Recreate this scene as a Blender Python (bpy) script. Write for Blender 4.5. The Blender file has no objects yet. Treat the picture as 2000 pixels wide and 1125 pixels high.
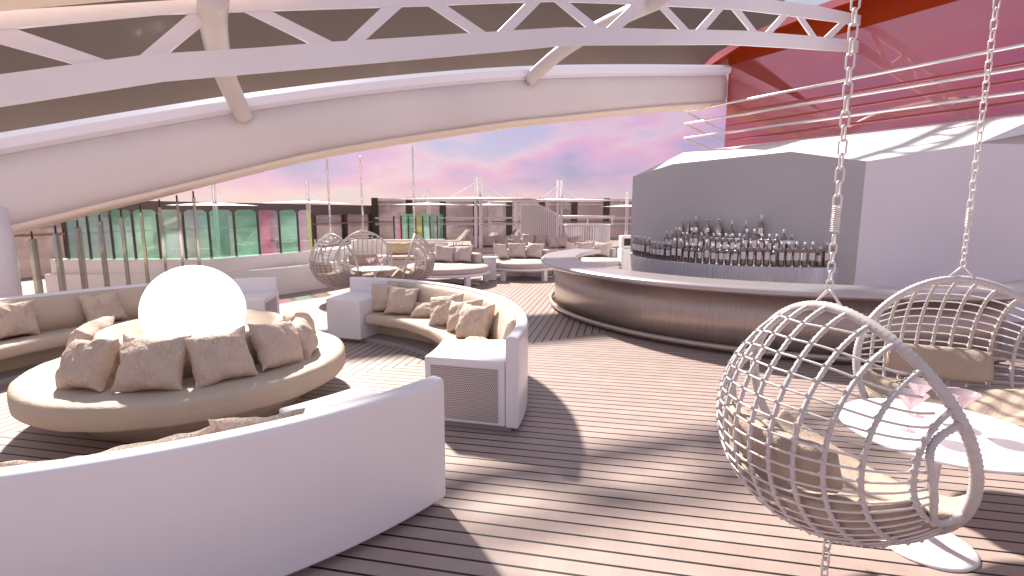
import bpy, bmesh, math, random
from mathutils import Vector, Matrix, noise
R = math.radians
C = bpy.context.scene.collection
sc = bpy.context.scene
# ------------------------------------------------------------------ camera
F, PITCH, EYE, YAW = 1010.0, R(8.45), 1.85, R(11.9)
cam_d = bpy.data.cameras.new('camera'); cam = bpy.data.objects.new('camera', cam_d); C.objects.link(cam)
cam.location = (0, 0, EYE); cam.rotation_euler = (R(90) - PITCH, 0, YAW)
cam_d.sensor_width = 36; cam_d.lens = 36 * F / 2000; cam_d.clip_start = .05; cam_d.clip_end = 6000
sc.camera = cam
sc.render.resolution_x, sc.render.resolution_y = 1024, 576
# ------------------------------------------------------------------ light
SUN_EL, SUN_AZ = R(43.8), math.atan2(.741, -.672)          # direction towards the sun in the deck plane
sd = bpy.data.lights.new('sun', 'SUN'); sd.energy = 5.0; sd.angle = R(2.8); sd.color = (1.0, .92, .80)
so = bpy.data.objects.new('sun', sd); C.objects.link(so)
sv = Vector((math.cos(SUN_EL) * math.cos(SUN_AZ), math.cos(SUN_EL) * math.sin(SUN_AZ), math.sin(SUN_EL)))
so.rotation_euler = sv.to_track_quat('Z', 'Y').to_euler(); so.location = (0, 0, 30)
w = bpy.data.worlds.new('World'); sc.world = w; w.use_nodes = True
nt = w.node_tree; nt.nodes.clear()
def nn(nt, t, **k):
    n = nt.nodes.new(t)
    for a, b in k.items(): setattr(n, a, b)
    return n
def ramp(nt, stops, interp='LINEAR'):
    r = nn(nt, 'ShaderNodeValToRGB'); e = r.color_ramp; e.interpolation = interp
    while len(e.elements) < len(stops): e.elements.new(.5)
    for i, (p, c) in enumerate(stops):
        e.elements[i].position = p; e.elements[i].color = (*c, 1) if len(c) == 3 else c
    return r
out = nn(nt, 'ShaderNodeOutputWorld'); bg = nn(nt, 'ShaderNodeBackground'); L = nt.links.new
sky = nn(nt, 'ShaderNodeTexSky', sky_type='NISHITA'); sky.sun_disc = False
sky.sun_elevation = SUN_EL; sky.sun_rotation = R(90) - SUN_AZ
tc = nn(nt, 'ShaderNodeTexCoord'); sep = nn(nt, 'ShaderNodeSeparateXYZ'); L(tc.outputs['Generated'], sep.inputs[0])
mp = nn(nt, 'ShaderNodeMapping'); mp.inputs['Scale'].default_value = (1, 1, 2.6); L(tc.outputs['Generated'], mp.inputs[0])
no = nn(nt, 'ShaderNodeTexNoise'); no.inputs['Scale'].default_value = 3.6; no.inputs['Detail'].default_value = 6; no.inputs['Roughness'].default_value = .5
mp.inputs['Location'].default_value = (.55, .2, .35); L(mp.outputs[0], no.inputs[0])
hz = ramp(nt, [(0, (.60, .50, .49)), (.06, (.64, .44, .50)), (.16, (.52, .34, .48)), (.25, (.45, .43, .50)), (.36, (.46, .46, .49)), (1, (.40, .415, .48))]); L(sep.outputs[2], hz.inputs[0])
cl = ramp(nt, [(.38, (.17, .13, .30)), (.45, (.36, .18, .41)), (.51, (.56, .20, .38)), (.57, (.58, .33, .42)), (.66, (.34, .29, .46))]); L(no.outputs[0], cl.inputs[0])
cmx = nn(nt, 'ShaderNodeMix', data_type='RGBA');  fd = ramp(nt, [(.0, (.8, .8, .8)), (.18, (.8, .8, .8)), (.30, (.05, .05, .05))]); L(sep.outputs[2], fd.inputs[0]); L(fd.outputs[0], cmx.inputs[0]); L(hz.outputs[0], cmx.inputs[6]); L(cl.outputs[0], cmx.inputs[7])
# pale towards the horizon
hr = ramp(nt, [(0, (.9, .9, .9)), (.02, (.6, .6, .6)), (.055, (0, 0, 0))]); L(sep.outputs[2], hr.inputs[0])
cm2 = nn(nt, 'ShaderNodeMix', data_type='RGBA'); L(hr.outputs[0], cm2.inputs[0]); L(cmx.outputs[2], cm2.inputs[6]); cm2.inputs[7].default_value = (.60, .46, .47, 1)
sc1 = nn(nt, 'ShaderNodeVectorMath', operation='SCALE'); L(sky.outputs[0], sc1.inputs[0]); sc1.inputs[3].default_value = .014
sc2 = nn(nt, 'ShaderNodeVectorMath', operation='SCALE'); L(cm2.outputs[2], sc2.inputs[0]); sc2.inputs[3].default_value = .51
ad = nn(nt, 'ShaderNodeVectorMath', operation='ADD'); L(sc1.outputs[0], ad.inputs[0]); L(sc2.outputs[0], ad.inputs[1])
L(ad.outputs[0], bg.inputs[0]); bg.inputs[1].default_value = 1.0; L(bg.outputs[0], out.inputs[0])
sc.view_settings.view_transform = 'Standard'; sc.view_settings.look = 'None'; sc.view_settings.gamma = 1
sc.view_settings.exposure = 1.08; sc.view_settings.use_curve_mapping = False
sc.cycles.max_bounces = 8; sc.cycles.transparent_max_bounces = 24; sc.cycles.glossy_bounces = 5; sc.cycles.transmission_bounces = 8

# ------------------------------------------------------------------ measuring helpers (pixel of the 2000 px photo -> point in the place)
def ray(x, y):
    u = (x - 1000) / F; v = (y - 562.5) / F
    a, b, c = u, math.cos(PITCH) - v * math.sin(PITCH), -math.sin(PITCH) - v * math.cos(PITCH)
    return (a * math.cos(YAW) - b * math.sin(YAW), a * math.sin(YAW) + b * math.cos(YAW), c)
def G(x, y, z=0.):
    r = ray(x, y); t = (z - EYE) / r[2]; return Vector((r[0] * t, r[1] * t, z))
def PL(x, y, c, s=1):
    r = ray(x, y); t = c / (r[1] - s * r[0]); return Vector((r[0] * t, r[1] * t, EYE + r[2] * t))
def PP(x, y, p, q):
    r = ray(x, y); n = (q[1] - p[1], -(q[0] - p[0])); t = (n[0] * p[0] + n[1] * p[1]) / (n[0] * r[0] + n[1] * r[1])
    return Vector((r[0] * t, r[1] * t, EYE + r[2] * t))
def D(x, dist, z=0.):          # point at forward distance dist in the column x of the horizon
    a = (x - 1000) / F * dist; return Vector((a * math.cos(YAW) - dist * math.sin(YAW), a * math.sin(YAW) + dist * math.cos(YAW), z))

# ------------------------------------------------------------------ materials
ALB = {'beige_hide_upholstery': .82, 'beige_crushed_fabric': .92, 'beige_boucle': .66, 'pale_pink_linen': .80, 'cream_yellow_canvas': .85, 'rosy_brushed_metal': 1.0, 'lavender_brushed_counter': .85,
       'pale_brushed_shelf': .98, 'grey_panel': .86, 'dark_roof_panel': .82, 'dark_bottle_glass': .75, 'smoked_mirror_bottle': .8, 'dark_bronze_post': .65, 'tan_wood_handrail': .65, 'taupe_sling': .7,
       'grey_plinth': .75, 'ship_side_brown': .65, 'deep_red_soffit': .6, 'pink_edge_trim': .9, 'white_wicker': .74, 'white_cane': .84, 'white_beam_skin': .86, 'cream_underside': 1.08, 'pearl_strut_paint': .85, 'white_painted_steel': .92, 'pale_panel': .92}
def mat(name, col, rough=.5, metal=0., coat=0., spec=.5, bump=None, var=None, emit=None, alpha=1., aniso=0.):
    col = tuple(c * ALB.get(name, 1) for c in col)
    m = bpy.data.materials.new(name); m.use_nodes = True; nt = m.node_tree; L = nt.links.new
    b = nt.nodes['Principled BSDF']; b.inputs['Base Color'].default_value = (*col, 1)
    b.inputs['Roughness'].default_value = rough; b.inputs['Metallic'].default_value = metal
    b.inputs['Coat Weight'].default_value = coat; b.inputs['Coat Roughness'].default_value = .08
    b.inputs['Specular IOR Level'].default_value = spec; b.inputs['Alpha'].default_value = alpha
    if emit: b.inputs['Emission Color'].default_value = (*emit[0], 1); b.inputs['Emission Strength'].default_value = emit[1]
    tc = nn(nt, 'ShaderNodeTexCoord')
    if var:   # (scale, amount, stretch)
        mp = nn(nt, 'ShaderNodeMapping'); mp.inputs['Scale'].default_value = var[2]; L(tc.outputs['Object'], mp.inputs[0])
        n = nn(nt, 'ShaderNodeTexNoise'); n.inputs['Scale'].default_value = var[0]; n.inputs['Detail'].default_value = 6; L(mp.outputs[0], n.inputs[0])
        a = var[1]; r = ramp(nt, [(.3, tuple(c * (1 - a) for c in col)), (.7, tuple(min(1, c * (1 + a)) for c in col))]); L(n.outputs[0], r.inputs[0])
        L(r.outputs[0], b.inputs['Base Color'])
        rr = nn(nt, 'ShaderNodeMapRange'); rr.inputs[1].default_value = .3; rr.inputs[2].default_value = .7; rr.inputs[3].default_value = max(.02, rough - .1); rr.inputs[4].default_value = min(1, rough + .1)
        L(n.outputs[0], rr.inputs[0]); L(rr.outputs[0], b.inputs['Roughness'])
    if bump:  # list of (scale, strength, distance, stretch)
        prev = None
        for (s, st, di, sx) in bump:
            mp = nn(nt, 'ShaderNodeMapping'); mp.inputs['Scale'].default_value = sx; L(tc.outputs['Object'], mp.inputs[0])
            n = nn(nt, 'ShaderNodeTexNoise'); n.inputs['Scale'].default_value = s; n.inputs['Detail'].default_value = 5; n.inputs['Distortion'].default_value = .6; L(mp.outputs[0], n.inputs[0])
            bp = nn(nt, 'ShaderNodeBump'); bp.inputs['Strength'].default_value = st; bp.inputs['Distance'].default_value = di
            L(n.outputs[0], bp.inputs['Height'])
            if prev: L(prev.outputs[0], bp.inputs['Normal'])
            prev = bp
        L(prev.outputs[0], b.inputs['Normal'])
    return m
U = (1, 1, 1)
M = {}
M['lacquer'] = mat('white_lacquer', (.80, .77, .81), .34, coat=.25, var=(1.2, .03, U))
M['painted'] = mat('white_painted_steel', (.86, .82, .88), .5, var=(.8, .03, U))
M['beam'] = mat('white_beam_skin', (.84, .755, .765), .55, var=(.5, .05, U), bump=[(14, .05, .01, U)])
M['lip'] = mat('white_beam_edge', (.84, .82, .92), .4)
M['cream'] = mat('cream_underside', (.78, .66, .56), .5)
M['tubes'] = mat('pearl_strut_paint', (.80, .72, .70), .32, coat=.3)
M['hide'] = mat('beige_hide_upholstery', (.64, .52, .42), .62, var=(3, .05, U), bump=[(30, .6, .010, (1, 1, 2.2)), (7, .3, .014, (1, 1, 3))])
M['fur'] = mat('beige_crushed_fabric', (.68, .54, .45), .8, var=(9, .07, U), bump=[(22, .9, .022, (3.4, 1, 1)), (9, .6, .03, (1, 1.6, 1)), (90, .8, .006, U)])
M['boucle'] = mat('beige_boucle', (.66, .52, .435), .85, var=(8, .06, U), bump=[(110, .8, .006, U), (12, .4, .02, U)])
M['linen'] = mat('pale_pink_linen', (.66, .56, .56), .85, var=(5, .05, U), bump=[(60, .4, .006, U)])
M['yellow'] = mat('cream_yellow_canvas', (.72, .58, .40), .8, bump=[(40, .3, .006, U)])
M['wicker'] = mat('white_wicker', (.70, .65, .66), .42, var=(30, .08, U), bump=[(160, .4, .002, U)])
M['rod'] = mat('white_cane', (.76, .71, .71), .35, var=(12, .06, U))
M['tie'] = mat('dark_tie', (.16, .13, .13), .5)
M['chain'] = mat('pale_steel_chain', (.78, .74, .72), .3, metal=.35)
M['steel'] = mat('brushed_steel_rail', (.80, .76, .74), .25, metal=.8)
M['barmetal'] = mat('rosy_brushed_metal', (.48, .395, .345), .38, metal=.6, var=(5, .10, (9, 9, .7)), bump=[(7, .12, .010, (7, 7, .6)), (2.5, .2, .03, U)])
M['countermetal'] = mat('lavender_brushed_counter', (.60, .54, .56), .30, metal=.6)
M['shelfmetal'] = mat('pale_brushed_shelf', (.64, .65, .72), .35, metal=.35, var=(6, .12, (8, 8, .6)))
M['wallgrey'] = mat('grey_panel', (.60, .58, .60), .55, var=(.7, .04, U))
M['wallpale'] = mat('pale_panel', (.92, .88, .95), .5, var=(.6, .03, U))  # colour lightened for the wall that faces the sky
M['roofwhite'] = mat('white_roof', (.82, .80, .80), .6)
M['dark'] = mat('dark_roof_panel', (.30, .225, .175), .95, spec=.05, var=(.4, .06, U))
M['bottle'] = mat('dark_bottle_glass', (.34, .26, .23), .12, metal=.7, coat=.6)
M['chrome'] = mat('smoked_mirror_bottle', (.50, .40, .37), .08, metal=.95)
M['label'] = mat('white_paper_label', (.78, .75, .78), .6)
M['lamp'] = mat('glowing_opal_dome', (1, 1, 1), .5, emit=((1, .97, .95), .8))
M['post'] = mat('dark_bronze_post', (.085, .066, .055), .4, coat=.2)
M['teak'] = mat('tan_wood_handrail', (.60, .33, .16), .4)
M['black'] = mat('near_black', (.03, .025, .02), .8)  # black for solid parts, and for shade painted into openings
M['sling'] = mat('taupe_sling', (.30, .26, .25), .8)
M['plinth'] = mat('grey_plinth', (.50, .45, .47), .45)  # even grey base colour of the sofa plinths
M['walld'] = mat('ship_side_brown', (.20, .15, .14), .35, coat=.3, var=(.6, .15, (.3, .3, 3)))
M['sea'] = mat('sea_water', (.25, .27, .36), .15, bump=[(.3, .4, .5, U)])

def red_gloss():
    m = bpy.data.materials.new('red_mirror_gloss'); m.use_nodes = True; nt = m.node_tree; L = nt.links.new
    b = nt.nodes['Principled BSDF']; b.inputs['Base Color'].default_value = (.42, .022, .006, 1)
    b.inputs['Roughness'].default_value = .35; o = nt.nodes['Material Output']
    g = nn(nt, 'ShaderNodeBsdfGlossy'); g.inputs['Roughness'].default_value = .015; g.inputs['Color'].default_value = (.74, .50, .56, 1)
    mx = nn(nt, 'ShaderNodeMixShader'); mx.inputs[0].default_value = .46
    L(b.outputs[0], mx.inputs[1]); L(g.outputs[0], mx.inputs[2]); L(mx.outputs[0], o.inputs[0]); return m
M['red'] = red_gloss()
M['redmat'] = mat('deep_red_soffit', (.52, .050, .004), .6, spec=.15)
M['redpink'] = mat('pink_edge_trim', (.78, .26, .28), .35)

def glass(name, stops, t=.72, axis=0, scale=1., offs=0.):
    m = bpy.data.materials.new(name); m.use_nodes = True; nt = m.node_tree; L = nt.links.new
    nt.nodes.remove(nt.nodes['Principled BSDF']); o = nt.nodes['Material Output']
    tc = nn(nt, 'ShaderNodeTexCoord'); oi = nn(nt, 'ShaderNodeObjectInfo'); sp = nn(nt, 'ShaderNodeSeparateXYZ'); L(tc.outputs['Object'], sp.inputs[0])
    ma = nn(nt, 'ShaderNodeMath', operation='MULTIPLY_ADD'); L(sp.outputs[axis], ma.inputs[0]); ma.inputs[1].default_value = scale
    m2 = nn(nt, 'ShaderNodeMath', operation='ADD'); L(oi.outputs['Random'], m2.inputs[0]); m2.inputs[1].default_value = offs; L(m2.outputs[0], ma.inputs[2])
    fr = nn(nt, 'ShaderNodeMath', operation='FRACT'); L(ma.outputs[0], fr.inputs[0])
    r = ramp(nt, stops); L(fr.outputs[0], r.inputs[0])
    tr = nn(nt, 'ShaderNodeBsdfTransparent'); L(r.outputs[0], tr.inputs[0])
    gl = nn(nt, 'ShaderNodeBsdfGlossy'); gl.inputs['Roughness'].default_value = .06; L(r.outputs[0], gl.inputs[0])
    df = nn(nt, 'ShaderNodeBsdfDiffuse'); L(r.outputs[0], df.inputs[0])
    mx = nn(nt, 'ShaderNodeMixShader'); mx.inputs[0].default_value = .45; L(df.outputs[0], mx.inputs[1]); L(gl.outputs[0], mx.inputs[2])
    mt = nn(nt, 'ShaderNodeMixShader'); mt.inputs[0].default_value = t; L(mx.outputs[0], mt.inputs[1]); L(tr.outputs[0], mt.inputs[2])
    L(mt.outputs[0], o.inputs[0]); return m
GRN, PNK, YEL, LAV = (.64, .92, .81), (.92, .60, .72), (.82, .86, .45), (.80, .76, .86)
M['dichroic'] = glass('dichroic_glass', [(0, GRN), (.3, (.62, .90, .80)), (.5, LAV), (.60, PNK), (.75, LAV), (.88, YEL), (1, GRN)], .72, 0, .55)
M['greenglass'] = glass('green_glass', [(0, GRN), (.5, (.66, .86, .80)), (.8, (.72, .80, .80)), (1, GRN)], .70, 0, .9)
M['fing'] = glass('smoky_louvre_glass', [(0, (.66, .74, .70)), (.35, (.52, .45, .41)), (.6, (.56, .48, .44)), (.85, (.72, .70, .54)), (1, (.66, .74, .70))], .42, 0, 2.2)
M['tint'] = glass('smoked_window', [(0, (.56, .50, .50)), (.5, (.68, .63, .63)), (1, (.56, .50, .50))], .62, 0, .3)
M['pinkglass'] = glass('pink_stem_glass', [(0, (1, .84, .85)), (1, (1, .86, .87))], .74, 2, 1.)
M['clearglass'] = glass('clear_bowl_glass', [(0, (.84, .74, .78)), (1, (.84, .74, .78))], .62, 2, 1.)

def deck_mat():
    m = bpy.data.materials.new('deck_planks'); m.use_nodes = True; nt = m.node_tree; L = nt.links.new
    b = nt.nodes['Principled BSDF']; g = nn(nt, 'ShaderNodeNewGeometry'); sp = nn(nt, 'ShaderNodeSeparateXYZ'); L(g.outputs['Position'], sp.inputs[0])
    P = .1113
    def mth(op, a, b_=None, c=None):
        n = nn(nt, 'ShaderNodeMath', operation=op)
        for i, v in enumerate((a, b_, c)):
            if v is None: continue
            if isinstance(v, (int, float)): n.inputs[i].default_value = v
            else: L(v, n.inputs[i])
        return n.outputs[0]
    d = mth('SUBTRACT', sp.outputs[1], sp.outputs[0]); back = mth('GREATER_THAN', d, 8.17)
    ux = mth('DIVIDE', mth('ADD', sp.outputs[0], 2.96 + 200 * P), P); uy = mth('DIVIDE', mth('ADD', sp.outputs[1], -5.21 + 200 * P), P)
    def lerp(a, b_, f): return mth('ADD', mth('MULTIPLY', a, mth('SUBTRACT', 1., f)), mth('MULTIPLY', b_, f))
    u = lerp(uy, ux, back); v = lerp(sp.outputs[0], sp.outputs[1], back)
    fr = mth('FRACT', u); dist = mth('ABSOLUTE', mth('SUBTRACT', fr, .5))     # .5 at the seam
    seam = mth('GREATER_THAN', dist, .5 - .072)
    idx = mth('FLOOR', u)
    wn = nn(nt, 'ShaderNodeTexWhiteNoise', noise_dimensions='1D'); L(idx, wn.inputs['W'])
    # faint cross marks: every .12 m, shifted from plank to plank
    cv = mth('FRACT', mth('ADD', mth('DIVIDE', v, .118), mth('MULTIPLY', wn.outputs[0], .25))); cross = mth('LESS_THAN', cv, .035)
    co = nn(nt, 'ShaderNodeCombineXYZ'); L(mth('MULTIPLY', u, .12), co.inputs[0]); L(mth('MULTIPLY', v, .7), co.inputs[1])
    n1 = nn(nt, 'ShaderNodeTexNoise'); n1.inputs['Scale'].default_value = 6; n1.inputs['Detail'].default_value = 7; L(co.outputs[0], n1.inputs[0])
    n2 = nn(nt, 'ShaderNodeTexNoise'); n2.inputs['Scale'].default_value = 90; n2.inputs['Detail'].default_value = 3; L(co.outputs[0], n2.inputs[0])
    r = ramp(nt, [(.25, (.345, .262, .245)), (.75, (.41, .318, .298))]); L(n1.outputs[0], r.inputs[0])
    hs = nn(nt, 'ShaderNodeHueSaturation'); L(r.outputs[0], hs.inputs['Color']); L(mth('ADD', .955, mth('MULTIPLY', wn.outputs[0], .13)), hs.inputs['Value'])
    m1 = nn(nt, 'ShaderNodeMix', data_type='RGBA'); L(mth('MULTIPLY', cross, .35), m1.inputs[0]); L(hs.outputs[0], m1.inputs[6]); m1.inputs[7].default_value = (.47, .37, .34, 1)
    m2 = nn(nt, 'ShaderNodeMix', data_type='RGBA'); L(mth('MULTIPLY', mth('SUBTRACT', n2.outputs[0], .35), .35), m2.inputs[0]); L(m1.outputs[2], m2.inputs[6]); m2.inputs[7].default_value = (.21, .155, .15, 1)
    m3 = nn(nt, 'ShaderNodeMix', data_type='RGBA'); L(seam, m3.inputs[0]); L(m2.outputs[2], m3.inputs[6]); m3.inputs[7].default_value = (.008, .006, .005, 1)
    L(m3.outputs[2], b.inputs['Base Color']); b.inputs['Roughness'].default_value = .42
    L(mth('ADD', .40, mth('MULTIPLY', n1.outputs[0], .2)), b.inputs['Roughness'])
    b.inputs['Specular IOR Level'].default_value = .45
    bp = nn(nt, 'ShaderNodeBump'); bp.inputs['Strength'].default_value = .5; bp.inputs['Distance'].default_value = .006
    L(mth('ADD', mth('MULTIPLY', mth('SUBTRACT', 1., seam), 1.), mth('MULTIPLY', n2.outputs[0], .12)), bp.inputs['Height']); L(bp.outputs[0], b.inputs['Normal'])
    return m
M['deck'] = deck_mat()
def perf_mat():
    m = bpy.data.materials.new('perforated_speaker_grille'); m.use_nodes = True; nt = m.node_tree; L = nt.links.new
    b = nt.nodes['Principled BSDF']; uv = nn(nt, 'ShaderNodeUVMap'); sp = nn(nt, 'ShaderNodeSeparateXYZ'); L(uv.outputs[0], sp.inputs[0])
    def mth(op, a, b_=None, c=None):
        n = nn(nt, 'ShaderNodeMath', operation=op)
        for i, v in enumerate((a, b_, c)):
            if v is None: continue
            if isinstance(v, (int, float)): n.inputs[i].default_value = v
            else: L(v, n.inputs[i])
        return n.outputs[0]
    v = mth('MULTIPLY', sp.outputs[1], 1 / .0155); row = mth('FLOOR', v)
    u = mth('ADD', mth('MULTIPLY', sp.outputs[0], 1 / .0155), mth('MULTIPLY', mth('MODULO', row, 2.), .5))
    du = mth('SUBTRACT', mth('FRACT', u), .5); dv = mth('SUBTRACT', mth('FRACT', v), .5)
    rr = mth('ADD', mth('MULTIPLY', du, du), mth('MULTIPLY', mth('MULTIPLY', dv, dv), .7)); hole = mth('LESS_THAN', rr, .095)
    mx = nn(nt, 'ShaderNodeMix', data_type='RGBA'); L(hole, mx.inputs[0]); mx.inputs[6].default_value = (.62, .54, .54, 1); mx.inputs[7].default_value = (.07, .05, .05, 1)
    L(mx.outputs[2], b.inputs['Base Color']); b.inputs['Roughness'].default_value = .5; return m
M['perf'] = perf_mat()

# ------------------------------------------------------------------ mesh helpers
def tag(o, label=None, cat=None, group=None, kind=None):
    if label: o['label'] = label
    if cat: o['category'] = cat
    if group: o['group'] = group
    if kind: o['kind'] = kind
    return o
def empty(name, loc=(0, 0, 0), rz=0.):
    o = bpy.data.objects.new(name, None); C.objects.link(o); o.location = loc; o.rotation_euler = (0, 0, rz); o.empty_display_size = .1; return o
def copy_tree(o, parent=None):
    c = o.copy(); C.objects.link(c)
    if parent: c.parent = parent
    for ch in list(o.children): copy_tree(ch, c)
    return c
ORD = ['first', 'second', 'third', 'fourth', 'fifth', 'sixth', 'seventh', 'eighth', 'ninth', 'tenth', 'eleventh', 'twelfth', 'thirteenth', 'fourteenth', 'fifteenth', 'sixteenth', 'seventeenth', 'eighteenth', 'nineteenth', 'twentieth']
def ordn(i):
    if i < 20: return ORD[i]
    t, u = divmod(i + 1, 10); T = {2: 'twenty', 3: 'thirty', 4: 'forty'}[t]
    return T + '-' + ORD[u - 1] if u else {2: 'twentieth', 3: 'thirtieth', 4: 'fortieth'}[t]
class MB:
    def __init__(s): s.v = []; s.f = []; s.sm = []
    def add(s, vs, fs, smooth=False):
        o = len(s.v); s.v += [tuple(v) for v in vs]; s.f += [tuple(i + o for i in f) for f in fs]; s.sm += [smooth] * len(fs); return s
    def box(s, c, sz, rz=0., rx=0., ry=0.):
        mt = Matrix.Translation(c) @ Matrix.Rotation(rz, 4, 'Z') @ Matrix.Rotation(ry, 4, 'Y') @ Matrix.Rotation(rx, 4, 'X')
        x, y, z = sz[0] / 2, sz[1] / 2, sz[2] / 2
        vs = [mt @ Vector(p) for p in [(-x, -y, -z), (x, -y, -z), (x, y, -z), (-x, y, -z), (-x, -y, z), (x, -y, z), (x, y, z), (-x, y, z)]]
        return s.add(vs, [(0, 3, 2, 1), (4, 5, 6, 7), (0, 1, 5, 4), (1, 2, 6, 5), (2, 3, 7, 6), (3, 0, 4, 7)])
    def bar(s, a, b, w_, h_):
        a, b = Vector(a), Vector(b); d = (b - a); l = d.length; d.normalize()
        up = Vector((0, 0, 1)) if abs(d.z) < .95 else Vector((0, 1, 0))
        x = d.cross(up).normalized() * w_ / 2; y = x.normalized().cross(d).normalized() * h_ / 2
        vs = [a - x - y, a + x - y, a + x + y, a - x + y, b - x - y, b + x - y, b + x + y, b - x + y]
        return s.add(vs, [(0, 3, 2, 1), (4, 5, 6, 7), (0, 1, 5, 4), (1, 2, 6, 5), (2, 3, 7, 6), (3, 0, 4, 7)])
    def tube(s, pts, r, n=8, closed=False, caps=True, rf=None):
        pts = [Vector(p) for p in pts]; N = len(pts); rings = []; up = None
        for i, p in enumerate(pts):
            a = pts[i - 1] if (i > 0 or closed) else p; b = pts[(i + 1) % N] if (i < N - 1 or closed) else p
            t = (b - a).normalized()
            if up is None:
                up = Vector((0, 0, 1)) if abs(t.z) < .9 else Vector((1, 0, 0))
            x = t.cross(up)
            if x.length < 1e-5: x = t.cross(Vector((.3, .8, .2)))
            x.normalize(); up = x.cross(t).normalized()
            rr = rf(i) if rf else r
            rings.append([p + (x * math.cos(2 * math.pi * k / n) + up * math.sin(2 * math.pi * k / n)) * rr for k in range(n)])
        vs = [v for rg in rings for v in rg]; fs = []
        for i in range(N if closed else N - 1):
            j = (i + 1) % N
            for k in range(n): k2 = (k + 1) % n; fs.append((i * n + k, i * n + k2, j * n + k2, j * n + k))
        if caps and not closed: fs += [tuple(range(n))[::-1], tuple((N - 1) * n + k for k in range(n))]
        return s.add(vs, fs, True)
    def lathe(s, prof, n=32, c=(0, 0, 0), smooth=True):
        vs = []; fs = []
        for (r, z) in prof:
            for k in range(n): a = 2 * math.pi * k / n; vs.append((c[0] + r * math.cos(a), c[1] + r * math.sin(a), c[2] + z))
        for i in range(len(prof) - 1):
            for k in range(n): k2 = (k + 1) % n; fs.append((i * n + k, i * n + k2, (i + 1) * n + k2, (i + 1) * n + k))
        if prof[0][0] > 1e-4: fs.append(tuple(range(n))[::-1])
        if prof[-1][0] > 1e-4: fs.append(tuple((len(prof) - 1) * n + k for k in range(n)))
        return s.add(vs, fs, smooth)
    def arc(s, c, a0, a1, n, prof, smooth=False):   # closed profile [(r,z)] swept from angle a0 to a1 (degrees)
        vs = []; fs = []; m = len(prof)
        for i in range(n + 1):
            a = R(a0 + (a1 - a0) * i / n)
            for (r, z) in prof: vs.append((c[0] + r * math.cos(a), c[1] + r * math.sin(a), z))
        for i in range(n):
            for k in range(m): k2 = (k + 1) % m; fs.append((i * m + k, (i + 1) * m + k, (i + 1) * m + k2, i * m + k2))
        fs += [tuple(range(m)), tuple(n * m + k for k in range(m))[::-1]]
        return s.add(vs, fs, smooth)
    def prism(s, poly, h):   # poly list of 3d points, extruded by vector h
        n = len(poly); h = Vector(h); vs = [Vector(p) for p in poly] + [Vector(p) + h for p in poly]
        return s.add(vs, [tuple(range(n)), tuple(range(2 * n - 1, n - 1, -1))] + [(i, i + n, (i + 1) % n + n, (i + 1) % n) for i in range(n)])
    def build(s, name, m, parent=None, bevel=0., sub=0, loc=None, smooth=None, seg=2, origin=None):
        me = bpy.data.meshes.new(name)
        if origin is not None: ov = Vector(origin); vv = [tuple(Vector(v) - ov) for v in s.v]
        else: vv = s.v
        me.from_pydata(vv, [], s.f); me.update()
        bm = bmesh.new(); bm.from_mesh(me); bmesh.ops.recalc_face_normals(bm, faces=bm.faces); bm.to_mesh(me); bm.free()
        for p, k in zip(me.polygons, s.sm): p.use_smooth = k if smooth is None else smooth
        o = bpy.data.objects.new(name, me); C.objects.link(o); me.materials.append(M[m] if isinstance(m, str) else m)
        if parent: o.parent = parent
        if origin is not None: o.location = origin
        if loc is not None: o.location = loc
        if bevel:
            b = o.modifiers.new('bevel', 'BEVEL'); b.width = bevel; b.segments = seg; b.limit_method = 'ANGLE'; b.angle_limit = R(35)
            for p in me.polygons: p.use_smooth = True
            wn = o.modifiers.new('wn', 'WEIGHTED_NORMAL'); wn.keep_sharp = False
        if sub:
            b = o.modifiers.new('sub', 'SUBSURF'); b.levels = sub; b.render_levels = sub
        return o
def smoothpath(pts, n=6):    # Catmull-Rom
    P = [Vector(p) for p in pts]; P = [P[0] * 2 - P[1]] + P + [P[-1] * 2 - P[-2]]; o = []
    for i in range(1, len(P) - 2):
        for k in range(n):
            t = k / n; a, b, c, d = P[i - 1], P[i], P[i + 1], P[i + 2]
            o.append(.5 * ((2 * b) + (c - a) * t + (2 * a - 5 * b + 4 * c - d) * t * t + (3 * b - a - 3 * c + d) * t ** 3))
    o.append(P[-2]); return o

# ================================================================== the setting
d = MB().add([(-60, -12, 0), (40, -12, 0), (40, 60, 0), (-60, 60, 0)], [(0, 1, 2, 3)]).build('deck_floor', 'deck'); tag(d, kind='structure')
d = MB().add([(-3000, -3000, -28), (3000, -3000, -28), (3000, 3000, -28), (-3000, 3000, -28)], [(0, 1, 2, 3)]).build('sea_water', 'sea'); tag(d, kind='structure')

# ------------------------------------------------------------------ the big arched beam and the truss overhead
NB = Vector((.7071, -.7071, 0))     # from the beam towards the lounge
bot = [PL(*p, 15) for p in [(0, 460), (100, 436), (200, 410), (300, 386), (400, 361), (500, 336), (600, 312), (700, 293), (800, 276), (900, 261), (1000, 246), (1100, 235), (1200, 224), (1300, 214), (1418, 206.5)]]
top = [PL(*p, 15) for p in [(0, 260), (120, 240), (250, 218.5), (500, 180), (750, 150), (1000, 130.5), (1200, 126), (1370, 127)]]
def interp(cv, X):
    if X <= cv[0].x: a, b = cv[0], cv[1]
    elif X >= cv[-1].x: a, b = cv[-2], cv[-1]
    else:
        for i in range(len(cv) - 1):
            if cv[i].x <= X <= cv[i + 1].x: a, b = cv[i], cv[i + 1]; break
    return a.z + (b.z - a.z) * (X - a.x) / (b.x - a.x)
bs = smoothpath(bot, 3); ts = smoothpath(top, 4)
beam = empty('arched_beam', (-9, 6, 0)); tag(beam, 'wide white arched beam sweeping over the deck from the left edge to the red wall', 'beam')
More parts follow.
